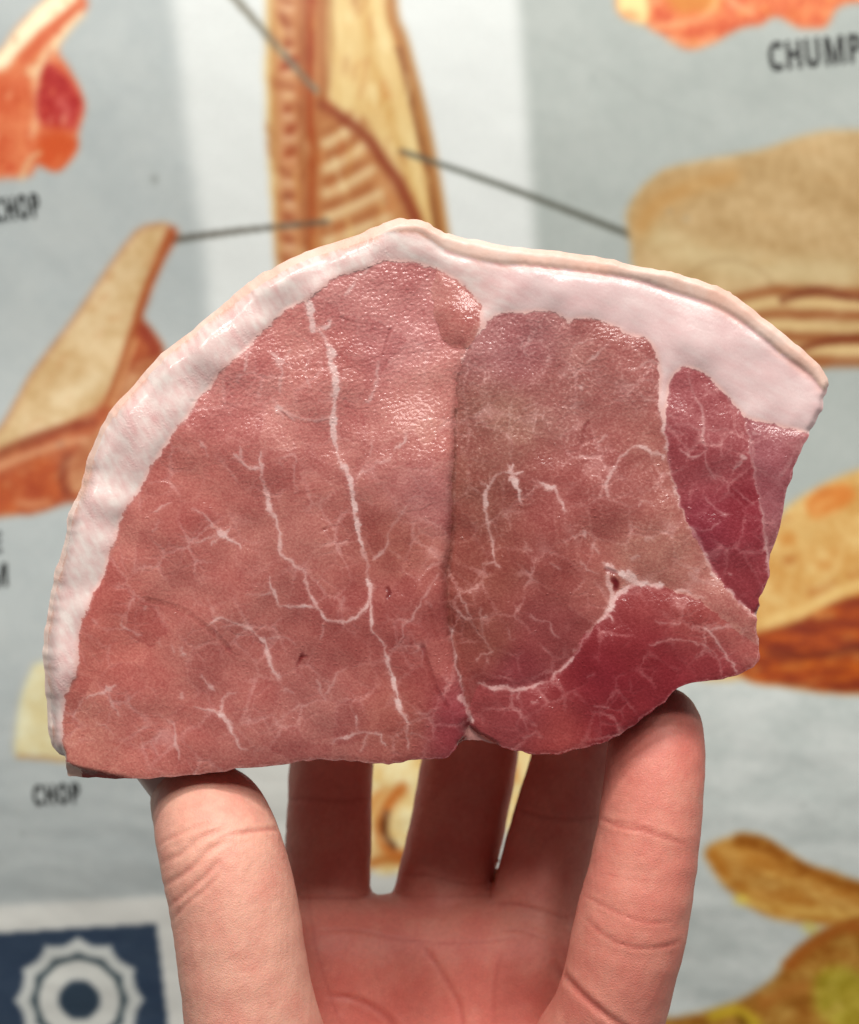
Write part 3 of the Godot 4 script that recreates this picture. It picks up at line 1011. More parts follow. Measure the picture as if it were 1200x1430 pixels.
func build_meat() -> void:
	lab.resize(TW * TH)
	vein.resize(TW * TH)
	vid.resize(TW * TH)
	var bottom := "90,1062 91,1074 91,1086 110,1088 160,1088 225,1086 280,1081 330,1073 400,1066 430,1061 450,1059 490,1060 530,1063 545,1065 560,1062 575,1060 600,1057 620,1055 632,1048 637,1041 642,1036 655,1035 675,1037 695,1041 708,1046 720,1048 740,1051 780,1051 820,1042 850,1034 870,1022 900,1000 920,985 945,961 965,954 1000,949 1028,942 1045,935 1057,925 1061,916 1059,900 1057,870 1057,858 1063,846 1058,838 1066,825 1075,805 1075,780 1085,750 1094,715 1096,690 1099,680 1103,672 1110,650 1120,626 1130,607 1142,585 1150,570 1153,553 1158,543 1160,532 1150,514"
	var top := "1128,494 1105,474 1077,453 1051,430 1025,411 1010,402 973,390 942,380 922,377 870,366 818,356 767,350 715,344 663,334 632,327 617,322 601,314 586,307 570,304 555,304.5 540,308 525,315 500,324 462,335 425,347 396,362 357,382 330,402 302,425 264,458 220,492 181,535 148,574 126,613 118,637 110,666 104,688 91,717 85,750 75,785 66,815 61,842 56,880 54,900 57,960 59,1000 62,1036 68,1050 78,1060"
	var outline := mp(bottom + " " + top, true)
	# a slightly ragged cut edge
	for i in outline.size():
		var a := outline[i]
		outline[i] = a + Vector2(pn2.get_noise_2d(a.x * 0.3, a.y * 0.3), pn2.get_noise_2d(a.x * 0.3 + 500.0, a.y * 0.3)) * 2.6
	fill(lab, TW, TH, outline, 1)
	# fat: everything inside the line where the rind ends
	fill(lab, TW, TH, mp("70,1200 69,1040 66,1000 65,960 63,900 66,870 72,830 84,790 93,750 101,717 112,690 120,664 130,636 142,604 165,568 195,533 232,496 275,460 310,432 345,409 400,375 430,360 470,348 520,333 545,324 570,322 590,326 610,340 627,350 660,360 700,369 736,370 793,376 849,383 896,391 942,407 989,422 1025,440 1056,463 1097,497 1134,524 1152,546 1180,560 1180,1200", true), 2, true)
	var fat_left := "95,1110 90,1064 87,1040 87,1020 90,990 92,972 100,955 108,944 110,912 111,887 116,865 125,850 130,830 145,808 152,775 162,755 167,730 177,707 190,694 200,675 212,652 230,625 247,600 262,583 277,557 290,547 305,522 325,505 347,487 362,467 380,452 400,432 425,421 442,411 457,397 475,386 500,379 520,374 535,366 560,365 585,367 607,375 625,386 642,400 657,417 667,440 666,460 657,480 650,488"
	var seam := "644,512 637,530 637,550 635,595 634,637 631,681 631,722 628,769 623,796 624,837 627,865 630,888 636,912 642,941 646,961 651,982 657,999 652,1014 650,1032"
	fill(lab, TW, TH, mp(fat_left + " " + seam + " 645,1100"), 3, true)
	var seam_pts := curve(pts("650,488 " + seam), false, 5)
	var up := PackedStringArray(seam.split(" "))
	up.reverse()
	var bd := "929,599 929,621 933,647 942,681 950,707 960,730 970,750 982,772 995,795 1012,820 1032,842 1055,860"
	fill(lab, TW, TH, mp("651,490 662,474 677,459 681,450 696,440 716,437 733,438 750,435 773,437 787,445 793,452 801,447 818,445 841,451 864,458 869,466 880,468 898,471 909,479 916,493 919,505 922,522 920,547 917,564 924,584 " + bd + " 1075,870 1085,960 900,1120 660,1120 " + " ".join(up)), 4, true)
	fill(lab, TW, TH, mp("928,576 933,559 935,536 942,522 953,514 959,512 979,519 996,533 1015,553 1024,565 1035,576 1041,586 1047,633 1055,675 1062,712 1067,745 1071,775 1077,792 1080,806 1070,827 1062,840 1056,858 1032,842 1012,820 995,795 982,772 970,750 960,730 950,707 942,681 933,647 929,621"), 5, true)
	fill(lab, TW, TH, mp("1041,584 1055,587 1081,593 1103,599 1123,604 1150,612 1150,640 1100,810 1079,806 1077,792 1071,775 1067,745 1062,712 1055,675 1047,633"), 6, true)
	fill(lab, TW, TH, mp("654,1012 660,975 670,956 695,960 725,960 755,952 775,942 790,925 805,907 817,887 835,870 850,852 858,833 880,818 922,818 945,826 975,838 1005,862 1040,890 1080,912 1085,1000 900,1120 662,1120"), 7, true)
	fill(lab, TW, TH, mp("608,374 640,392 670,425 670,460 655,486 632,486 618,474 606,440 603,405"), 9, true)
	fill(lab, TW, TH, mp("85,1063 110,1073 150,1080 190,1087 190,1099 80,1099"), 8, true)
	fill(lab, TW, TH, mp("653,1012 668,1025 690,1037 703,1045 690,1060 636,1060 641,1036 651,1030"), 10, true)
	veins()

	# ---- colour, roughness and fine relief of the cut face
	var fat := PackedFloat32Array()
	fat.resize(TW * TH)
	for i in TW * TH:
		fat[i] = 1.0 if lab[i] <= 2 else 0.0
	fat = blur(blur(fat, TW, TH, 2), TW, TH, 1)
	var near_rind := PackedFloat32Array()
	near_rind.resize(TW * TH)
	for i in TW * TH:
		near_rind[i] = 1.0 if lab[i] == 1 else 0.0
	near_rind = blur(blur(near_rind, TW, TH, 7), TW, TH, 6)
	var near_lean := blur(blur(fat, TW, TH, 7), TW, TH, 5)
	var ca := spread(fix("520,400 188,120,117 440,520 192,122,115 330,520 192,120,115 250,700 180,104,96 140,900 182,100,91 200,1000 183,104,96 330,960 172,100,93 450,1000 166,97,91 300,800 176,104,96 400,750 172,104,96 560,760 161,91,81 600,900 158,82,77 560,1000 161,88,79 600,700 172,105,102 600,560 190,122,115 540,850 155,80,75 560,480 192,122,120 640,1010 146,63,69 120,1050 187,115,103 620,600 197,129,120"))
	var cb := spread(fix("720,480 165,103,103 700,600 158,103,92 800,560 164,103,97 880,520 169,103,98 800,700 158,86,81 850,650 164,95,90 680,800 143,77,67 660,700 145,83,73 760,880 138,66,65 720,930 128,50,55 690,900 140,75,65 900,780 170,108,97 820,760 160,88,81 1000,850 175,108,100 780,800 147,77,71 900,640 169,103,95"))
	var cc := spread(fix("850,950 122,34,42 720,1000 142,61,64 700,985 146,66,66 780,1030 147,61,59 960,860 151,70,67 900,900 127,40,45 900,850 147,64,64 1000,930 134,48,53 1045,900 170,94,88 1010,880 163,83,78 860,1000 129,40,45 930,950 125,37,44"))
	var cd := spread(fix("960,560 158,83,86 1000,650 152,73,77 990,740 134,50,61 1030,800 138,55,61 1040,720 136,47,56 1010,580 161,88,90 950,650 147,68,72"))
	var ce := spread(fix("1090,640 160,92,98 1080,700 151,83,89 1110,620 163,98,100 1085,760 151,83,87"))
	var cn := spread(fix("640,440 186,117,109 610,400 188,121,115 650,470 180,110,103"))
	var nz1 := noise(51, 90.0, 3)
	var nz2 := noise(52, 22.0, 3)
	var nz3 := noise(53, 6.5, 2)
	var nz4 := noise(54, 3.4, 1)
	var wet := noise(55, 60.0, 2)
	var net := noise(56, 46.0, 1, FastNoiseLite.TYPE_CELLULAR)
	net.cellular_return_type = FastNoiseLite.RETURN_DISTANCE2_SUB
	net.domain_warp_enabled = true
	net.domain_warp_amplitude = 22.0
	net.domain_warp_frequency = 0.02
	var cells := noise(56, 46.0, 1, FastNoiseLite.TYPE_CELLULAR)
	cells.cellular_return_type = FastNoiseLite.RETURN_CELL_VALUE
	cells.domain_warp_enabled = true
	cells.domain_warp_amplitude = 22.0
	cells.domain_warp_frequency = 0.02
	var net2 := noise(57, 24.0, 1, FastNoiseLite.TYPE_CELLULAR)
	net2.cellular_return_type = FastNoiseLite.RETURN_DISTANCE2_SUB
	net2.domain_warp_enabled = true
	net2.domain_warp_amplitude = 12.0
	net2.domain_warp_frequency = 0.03
	var grain := noise(58, 6.5, 2, FastNoiseLite.TYPE_CELLULAR)
	grain.cellular_return_type = FastNoiseLite.RETURN_DISTANCE
	var rgb := PackedByteArray()
	rgb.resize(TW * TH * 3)
	var rough := PackedFloat32Array()
	rough.resize(TW * TH)
	var relief := PackedFloat32Array()
	relief.resize(TW * TH)
	var fat_white := C(234, 219, 213)
	var fat_pink := C(220, 176, 173)
	var rind_c := C(236, 206, 193)
	var peach := C(230, 184, 166)
	for y in TH:
		for x in TW:
			var i := y * TW + x
			var a1 := nz1.get_noise_2d(x, y)
			var a2 := nz2.get_noise_2d(x, y)
			var a3 := nz3.get_noise_2d(x, y)
			var a4 := nz4.get_noise_2d(x, y)
			var ox := clampi(x + int(a2 * 5.0 + a3 * 1.2), 0, TW - 1)
			var oy := clampi(y + int(nz2.get_noise_2d(x + 700, y) * 5.0 + nz3.get_noise_2d(x, y + 700) * 1.2), 0, TH - 1)
			var w := oy * TW + ox
			var L := lab[w]
			if L == 0 or lab[i] == 1:
				L = lab[i]
			if L == 0:
				var inw := (Vector2(540, 480) - Vector2(x, y)).normalized()
				for e in 3:
					if L == 0:
						L = lab[clampi(y + int(inw.y * (4 + e * 4)), 0, TH - 1) * TW + clampi(x + int(inw.x * (4 + e * 4)), 0, TW - 1)]
			var px := x + MX
			var py := y + MY
			var c: Color
			var r := 0.26
			var rel := 0.0
			if L <= 2:
				# fat: layered white and pink, running along the edge
				var band := nz2.get_noise_2d((px * 0.5 + py * 0.86) * 0.5, (px * 0.86 - py * 0.5) * 1.6) if px < 540 else nz2.get_noise_2d((px * 0.9 + py * 0.42) * 0.35, (px * -0.42 + py * 0.9) * 1.5)
				var t := clampf(0.45 + 0.45 * a1 + 0.25 * a2 + 0.45 * band, 0.0, 1.0)
				c = fat_white.lerp(fat_pink, t)
				if px > 640:
					c = c.lerp(C(226, 193, 194), 0.6 * sstep(640, 760, px))
				c = c.lerp(C(226, 176, 168), 0.75 * sstep(0.98, 0.45, near_lean[i]))
				c = c.lerp(C(226, 172, 150), clampf(near_rind[i] * 1.7, 0.0, 0.75) * sstep(-0.25, 0.35, a1 + 0.6 * band))
				if px > 620:
					c = c.lerp(C(228, 178, 174), clampf(near_rind[i] * 2.2, 0.0, 0.8) * (0.7 + 0.5 * band))
				if L == 1:
					c = rind_c.lerp(peach, clampf(0.5 + 0.7 * a1 + 0.3 * a2, 0.0, 1.0)) if py < 700 else C(242, 220, 210).lerp(C(232, 198, 186), clampf(0.4 + a1 + 0.5 * a2, 0, 1))
					r = 0.5
				rel = 0.06 * a2 + 0.035 * a3 + 0.015 * a4 + 0.03 * nz2.get_noise_2d(px * 0.7 + 400.0, py * 0.7)
				if px < 560:
					rel += 0.16 * absf(a3) * sstep(0.0, 0.4, a1 + 0.5 * a2 + 0.1) * clampf(1.0 + 2.0 * a1, 0.0, 2.0)
			else:
				var s := cn if L == 9 else ca if (L == 3 or L == 8) else cb if (L == 4 or L == 10) else cd if L == 5 else ce if L == 6 else cc
				c = Color(s[i * 3], s[i * 3 + 1], s[i * 3 + 2])
				var v := 1.0 + 0.07 * a1 + 0.06 * a2 + 0.09 * a3 + 0.06 * a4 + 0.055 * cells.get_noise_2d(x, y)
				c = Color(c.r * (1.0 + (v - 1.0) * 0.6), c.g * (1.0 + (v - 1.0) * 1.3), c.b * (1.0 + (v - 1.0) * 1.2))
				# the faint net of marbling between the fibre bundles
				var m1 := 1.0 - sstep(0.0, 0.16, absf(net.get_noise_2d(x, y) + 1.0))
				var m2 := 1.0 - sstep(0.0, 0.22, absf(net2.get_noise_2d(x, y) + 1.0))
				var on := clampf(0.35 + 1.1 * nz1.get_noise_2d(x + 900, y + 300), 0.0, 1.0)
				var more := 0.40 if (L == 4 or L == 5) else 0.34
				var mb := clampf(m1 * on * more + m2 * clampf(on - 0.35, 0.0, 1.0) * more * 0.8, 0.0, 0.7)
				if L == 4 or L == 5:
					mb += (0.34 if L == 4 else 0.16) * (0.35 + on) * sstep(0.20, 0.75, a3 + 0.5 * a2 + 0.3 * nz2.get_noise_2d(x * 2.0 + 50.0, y * 2.0)) * sstep(900.0, 560.0, float(py))
				if L == 9:
					mb *= 0.2
				c = c.lerp(C(226, 176, 172), clampf(mb, 0.0, 0.75))
				var ru := sstep(820.0, 480.0, py + 0.25 * absf(px - 520)) * (1.0 if L == 3 else 0.75)
				if L == 9:
					ru = 0.15
				var gr := grain.get_noise_2d(x * 0.8 + y * 0.35, y * 1.25)
				rel = a2 * 0.05 + (0.10 + 0.40 * ru) * gr + (0.08 + 0.10 * ru) * a3 + 0.07 * a4 + 0.30 * sstep(0.40, 0.8, nz3.get_noise_2d(x * 0.55 + 2000.0, y * 1.0)) * sstep(0.10, 0.40, nz1.get_noise_2d(x + 2500, y)) - 0.16 * m2 * clampf(on + 0.1, 0.0, 1.0) - 0.10 * m1 * on
				r = 0.20 + 0.07 * a1
			var f := maxf(fat[w] if lab[w] else 0.0, vein[w])
			if L > 2 and f > 0.01:
				var fc := C(230, 200, 196).lerp(C(220, 178, 174), clampf(0.5 + a2, 0, 1))
				c = c.lerp(fc, clampf(f, 0.0, 1.0) * (0.9 if fat[w] < 0.5 else 1.0))
				rel += 0.12 * f
			if L == 8:
				c = C(150, 62, 54) if px > 112 + a3 * 6 else C(226, 186, 170)
			elif L == 10:
				c = C(196, 138, 132)
			rgb[i * 3] = int(clampf(c.r, 0, 1) * 255.0)
			rgb[i * 3 + 1] = int(clampf(c.g, 0, 1) * 255.0)
			rgb[i * 3 + 2] = int(clampf(c.b, 0, 1) * 255.0)
			rough[i] = clampf(r + 0.10 * wet.get_noise_2d(x, y) + 0.05 * a3, 0.18, 0.7)
			relief[i] = rel
	gashes(rgb, relief)
	var mat := StandardMaterial3D.new()
	mat.resource_name = "raw_pork"
	mat.albedo_texture = ImageTexture.create_from_image(Image.create_from_data(TW, TH, false, Image.FORMAT_RGB8, rgb))
	mat.albedo_color = Color(0.97, 0.97, 0.97)
	mat.roughness = 1.0
	mat.roughness_texture = float_texture(rough, TW, TH)
	mat.heightmap_enabled = true
	mat.heightmap_texture = float_texture(relief, TW, TH)
	mat.heightmap_scale = 0.02
	mat.texture_repeat = false
	mat.metallic_specular = 0.5
	mat.clearcoat_enabled = true
	mat.clearcoat = 0.12
	mat.clearcoat_roughness = 0.22

	# ---- the slab itself
	var step := 2
	var gw := TW / step
	var gh := TH / step
	var gl := PackedByteArray()
	gl.resize(gw * gh)
	var seeds_out := PackedByteArray()
	seeds_out.resize(gw * gh)
	var seeds_in := PackedByteArray()
	seeds_in.resize(gw * gh)
	var seeds_seam := PackedByteArray()
	seeds_seam.resize(gw * gh)
	for j in gh:
		for i in gw:
			var L := lab[j * step * TW + i * step]
			gl[j * gw + i] = L
			if L == 0:
				seeds_out[j * gw + i] = 1
	for j in gh - 1:
		for i in gw - 1:
			var a := gl[j * gw + i]
			if a != gl[j * gw + i + 1] or a != gl[(j + 1) * gw + i]:
				seeds_in[j * gw + i] = 1
	for q in seam_pts:
		seeds_seam[int((q.y - MY) / step) * gw + int((q.x - MX) / step)] = 1
	for k in seam_pts.size() - 1:
		for t in 8:
			var q := seam_pts[k].lerp(seam_pts[k + 1], t / 8.0)
			seeds_seam[int((q.y - MY) / step) * gw + int((q.x - MX) / step)] = 1
	var d_out := distances(seeds_out, gw, gh)
	var d_in := distances(seeds_in, gw, gh)
	var d_seam := distances(seeds_seam, gw, gh)
	for k in gw * gh:
		if d_seam[k] < 22.0:
			var q := Vector2(MX + (k % gw) * step, MY + (k / gw) * step)
			var best := 1e9
			for s in seam_pts.size() - 1:
				best = minf(best, Geometry2D.get_closest_point_to_segment(q, seam_pts[s], seam_pts[s + 1]).distance_squared_to(q))
			d_seam[k] = sqrt(best) / step
	var H := PackedFloat32Array()
	var broad := noise(61, 150.0, 1)
	var folds := noise(62, 55.0, 1)
	H.resize(gw * gh)
	for j in gh:
		for i in gw:
			var k := j * gw + i
			var L := gl[k]
			if L == 0 and i > 0 and j > 0 and i < gw - 1 and j < gh - 1:
				L = maxi(maxi(gl[k - 1], gl[k + 1]), maxi(gl[k - gw], gl[k + gw]))
				if L == 0:
					L = maxi(maxi(gl[k - 1 - gw], gl[k + 1 - gw]), maxi(gl[k - 1 + gw], gl[k + 1 + gw]))
			var px := float(MX + i * step)
			var py := float(MY + j * step)
			var dl := d_in[k] * step
			var ds := d_seam[k] * step
			var h := 0.0
			var far_seam := sstep(480.0, 600.0, py)
			if L == 3 or L == 9:
				var t := clampf(ds / 19.0, 0.0, 1.0)
				h = 2.4 * sstep(180.0, 600.0, px) * sstep(400.0, 860.0, py) * sqrt(1.0 - (1.0 - t) * (1.0 - t))
				h += 0.3 * (1.0 - exp(-dl / 16.0))
				if L == 9:
					h += 0.5 * (1.0 - exp(-dl / 20.0))
			elif L == 4 or L == 7:
				h = -1.2 * exp(-ds / 14.0) * far_seam + 0.35 * (1.0 - exp(-dl / 18.0))
				h += 1.0 * sstep(600.0, 1000.0, py) * sstep(660.0, 760.0, px)
			elif L == 5 or L == 6:
				h = 0.45 * (1.0 - exp(-dl / 14.0)) - (0.1 if L == 6 else 0.0)
				h += 0.6 * sstep(600.0, 1000.0, py)
			elif L == 2:
				h = 0.55 * (1.0 - exp(-dl / 16.0))
				h -= 0.25 * sstep(600.0, 720.0, px) * exp(-dl / 14.0) * sstep(36.0, 20.0, d_out[k] * step)
			elif L == 1:
				h = 0.22 * sstep(540.0, 700.0, px) * (1.0 - exp(-dl / 6.0)) + 0.3
			elif L == 8:
				h = -minf(2.6, 0.12 * maxf(0.0, py - (1062.0 + (px - 88.0) * 0.25)))
			elif L == 10:
				h = -1.4
			# the rim turns away: far round on the skin side at the left, tight on the cut sides
			var R := 6.0
			var fall := 0.35
			if L == 1 or L == 2:
				var lft := sstep(640.0, 420.0, px)
				R = lerpf(9.0, 34.0, lft)
				fall = lerpf(1.2, 4.2, lft)
			var t2 := clampf(d_out[k] * step / R, 0.0, 1.0)
			h -= fall * (1.0 - t2) * (1.0 - t2)
			h += 0.7 * broad.get_noise_2d(px, py) + 0.16 * folds.get_noise_2d(px, py)
			# fat at the left lies in soft lumps
			if L == 2 and px < 520:
				h += 0.5 * broad.get_noise_2d(px * 1.9 + 300.0, py * 1.9)
			H[k] = h
	# carry the relief on past the outline, so that smoothing does not lift the rim
	var known := PackedByteArray()
	known.resize(gw * gh)
	for k in gw * gh:
		known[k] = 1 if gl[k] else 0
	for pass_n in 5:
		var next := known.duplicate()
		for j in range(1, gh - 1):
			for i in range(1, gw - 1):
				var k := j * gw + i
				if known[k]:
					continue
				var sum := 0.0
				var cnt := 0
				for o in [k - 1, k + 1, k - gw, k + gw, k - gw - 1, k - gw + 1, k + gw - 1, k + gw + 1]:
					if known[o]:
						sum += H[o]
						cnt += 1
				if cnt:
					H[k] = sum / cnt
					next[k] = 1
		known = next
	H = blur(blur(H, gw, gh, 1), gw, gh, 1)
	var v := PackedVector3Array()
	var uv := PackedVector2Array()
	var front := PackedInt32Array()
	front.resize(gw * gh)
	front.fill(-1)
	var kept := PackedByteArray()
	kept.resize(gw * gh)
	for j in gh - 1:
		for i in gw - 1:
			var k := j * gw + i
			if gl[k] or gl[k + 1] or gl[k + gw] or gl[k + gw + 1]:
				kept[k] = 1
	var on := outline.size()
	var Hm := 0.001
	for j in range(1, gh):
		for i in range(1, gw):
			var k := j * gw + i
			if not (kept[k] or kept[k - 1] or kept[k - gw] or kept[k - gw - 1]):
				continue
			var q := Vector2(i * step, j * step)
			var h := H[k]
			if gl[k] == 0:
				var best := 1e9
				var bp := q
				for s in on:
					var o0 := outline[s]
					if absf(o0.x - q.x) + absf(o0.y - q.y) > 40.0:
						continue
					var cp := Geometry2D.get_closest_point_to_segment(q, o0, outline[(s + 1) % on])
					var dd := cp.distance_squared_to(q)
					if dd < best:
						best = dd
						bp = cp
				q = bp
			front[k] = v.size()
			v.append(P(q.x + MX, q.y + MY, 0.0) + Vector3(0, 0, h * Hm))
			uv.append(Vector2((q.x + 0.5) / TW, (q.y + 0.5) / TH))
	var nfront := v.size()
	# back face
	var thick := 0.027
	for k in nfront:
		var q := v[k]
		var zz := -thick + 0.0012 * nz1.get_noise_2d(q.x * 4000.0, q.y * 4000.0)
		v.append(Vector3(q.x, q.y, zz))
		uv.append(uv[k])
	var tris := {}
	var all := PackedInt32Array()
	var face := PackedInt32Array()
	var cell_part := PackedByteArray()
	cell_part.resize(gw * gh)
	for j in gh - 1:
		for i in gw - 1:
			var k := j * gw + i
			if not kept[k]:
				continue
			var L := gl[k]
			if L == 0:
				L = maxi(maxi(gl[k + 1], gl[k + gw]), gl[k + gw + 1])
			var vi := vid[(j * step) * TW + i * step]
			if L == 8:
				L = 3
			var part: int = vi if (vi and L > 2) else L
			cell_part[k] = part
			if not tris.has(part):
				tris[part] = PackedInt32Array()
			if not tris.has(L):
				tris[L] = PackedInt32Array()
			var a := front[k]
			var b := front[k + 1]
			var c := front[k + gw + 1]
			var d := front[k + gw]
			var q := PackedInt32Array([a, b, c, a, c, d])
			var o := nfront
			var bq := PackedInt32Array([a + o, c + o, b + o, a + o, d + o, c + o])
			tris[part].append_array(q)
			tris[L].append_array(bq)
			all.append_array(q)
			face.append_array(q)
			all.append_array(bq)
	# side walls
	var rows := 7
	var column := {}
	for j in range(1, gh - 1):
		for i in range(1, gw - 1):
			var k := j * gw + i
			if not kept[k]:
				continue
			var edges := []
			if not kept[k - gw]: edges.append([front[k], front[k + 1]])
			if not kept[k + 1]: edges.append([front[k + 1], front[k + gw + 1]])
			if not kept[k + gw]: edges.append([front[k + gw + 1], front[k + gw]])
			if not kept[k - 1]: edges.append([front[k + gw], front[k]])
			for e in edges:
				for t in e:
					if not column.has(t):
						column[t] = v.size()
						var p := v[t]
						var outw := Vector3(p.x, p.y - (YC - 0.012), 0).normalized()
						for s in range(1, rows):
							var u := float(s) / rows
							var z := lerpf(p.z, v[t + nfront].z, u)
							var bulge := sin(u * PI) * (0.0006 * sin(u * PI) + 0.0005 * nz2.get_noise_3d(p.x * 9000.0, p.y * 9000.0, z * 9000.0)) - 0.0009 * sstep(0.0, 0.16, u) * (1.0 - sstep(0.3, 0.6, u))
							v.append(Vector3(p.x, p.y, z) + outw * bulge)
							uv.append(uv[t])
				var c0: int = column[e[0]]
				var c1: int = column[e[1]]
				var q := PackedInt32Array()
				for s in rows:
					var a: int = e[0] if s == 0 else c0 + s - 1
					var b: int = e[1] if s == 0 else c1 + s - 1
					var c: int = e[1] + nfront if s == rows - 1 else c1 + s
					var d: int = e[0] + nfront if s == rows - 1 else c0 + s
					q.append_array([a, c, b, a, d, c])
				tris[cell_part[k]].append_array(q)
				all.append_array(q)
	var n := smooth_normals(v, all)
	var nf := smooth_normals(v, face, nfront)
	for k in nfront:
		n[k] = nf[k]      # the rim keeps the cut face's normal
	var base := P(520, 1086, -0.012)
	var root := Node3D.new()
	root.name = "pork_slice"
	root.position = base
	add_child(root)
	tag(root, "thick raw pork slice with white fat cap and rind, held up on a hand", "meat")
	var names := {1: ["rind", "tan rind along the outer edge"], 2: ["fat_cap", "thick white fat under the rind"], 3: ["lean_muscle", "large pale pink lean on the left"], 4: ["lean_muscle", "mottled lean right of the central cleft"],
		5: ["lean_muscle", "dark red narrow lean near the right edge"], 6: ["lean_muscle", "thin lean flap at the right edge"], 7: ["lean_muscle", "dark red lean along the lower right"], 10: ["membrane", "pale membrane at the foot of the cleft"], 9: ["lean_muscle", "small smooth round lean below the peak"],
		20: ["fat_vein", "long white fat vein through the left lean"], 21: ["fat_vein", "branching vein left of the long vein"], 22: ["fat_vein", "white fat knot with a dark hole"], 23: ["fat_vein", "curved vein above the dark lower lean"],
		24: ["fat_vein", "fat seam beside the dark right lean"], 25: ["fat_vein", "thin pale vein along the central cleft"]}
	for id in tris:
		if tris[id].size() == 0:
			continue
		var o := add(names[id][0], part_mesh(tris[id], v, n, uv, mat, base), root)
		tag(o, names[id][1])

func fix(t: String) -> String:
	# "x,y r,g,b" -> "x,y r,g b,0"
	var o := PackedStringArray()
	for w in t.split(" ", false):
		var q := w.split(",")
		if q.size() == 3:
			o.append(q[0] + "," + q[1])
			o.append(q[2] + ",0")
		else:
			o.append(w)
	return " ".join(o)

func gashes(rgb: PackedByteArray, relief: PackedFloat32Array) -> void:
	# small cuts, holes and creases of the lean
	var g := [["424,912 420,921 415,930", 5, 2, 0.5, 0.36], ["420,918 430,915", 4, 2, 0.5, 0.3], ["541,820 545,828 541,834", 6, 4, 0.4, 0.32], ["452,740 462,736 476,733", 3, 2, 0.6, 0.2],
		["415,690 440,686 475,677", 3, 2, 0.7, 0.2], ["470,520 500,511 535,497 570,494 606,490", 3, 2.4, 0.9, 0.25], ["475,444 500,452 545,456", 3, 2, 1.0, 0.3], ["545,460 540,478 535,497", 3, 2, 1.0, 0.3],
		["470,500 500,480 520,486", 3, 2, 0.8, 0.2], ["205,838 255,852 300,884 322,908", 10, 7, 0.8, 0.16], ["590,900 597,925 610,960 625,985", 8, 6, 0.9, 0.3], ["570,715 590,712 605,703", 3, 2, 0.6, 0.2],
		["856,809 861,815 859,823", 8, 6, 0.25, 0.55], ["846,795 860,800", 7, 7, 0.8, 0.3], ["812,620 816,600 822,588", 5, 5, 0.4, 0.2], ["600,845 608,880 630,930", 5, 4, 0.5, 0.15],
		["266,560 320,566 372,590", 4, 3, 0.9, 0.2], ["392,575 415,590 450,590", 3, 2, 0.9, 0.2]]
	for q in g:
		var p := curve(pts(q[0]), false, 8)
		for i in p.size() - 1:
			for s in 4:
				var c := p[i].lerp(p[i + 1], s / 4.0) - Vector2(MX, MY)
				var u := (i + s / 4.0) / p.size()
				var r := lerpf(q[1], q[2], u) * 0.5
				for y in range(int(c.y - r - 3), int(c.y + r + 4)):
					for x in range(int(c.x - r - 3), int(c.x + r + 4)):
						var d := Vector2(x, y).distance_to(c)
						var f := clampf((r + 1.5 - d) / 3.0, 0.0, 1.0)
						if f <= 0.0:
							continue
						var k := y * TW + x
						f *= 0.12
						relief[k] -= 0.6 * q[3] * f
						rgb[k * 3] = int(lerpf(rgb[k * 3], 104, f * q[4]))
						rgb[k * 3 + 1] = int(lerpf(rgb[k * 3 + 1], 26, f * q[4]))
						rgb[k * 3 + 2] = int(lerpf(rgb[k * 3 + 2], 30, f * q[4]))

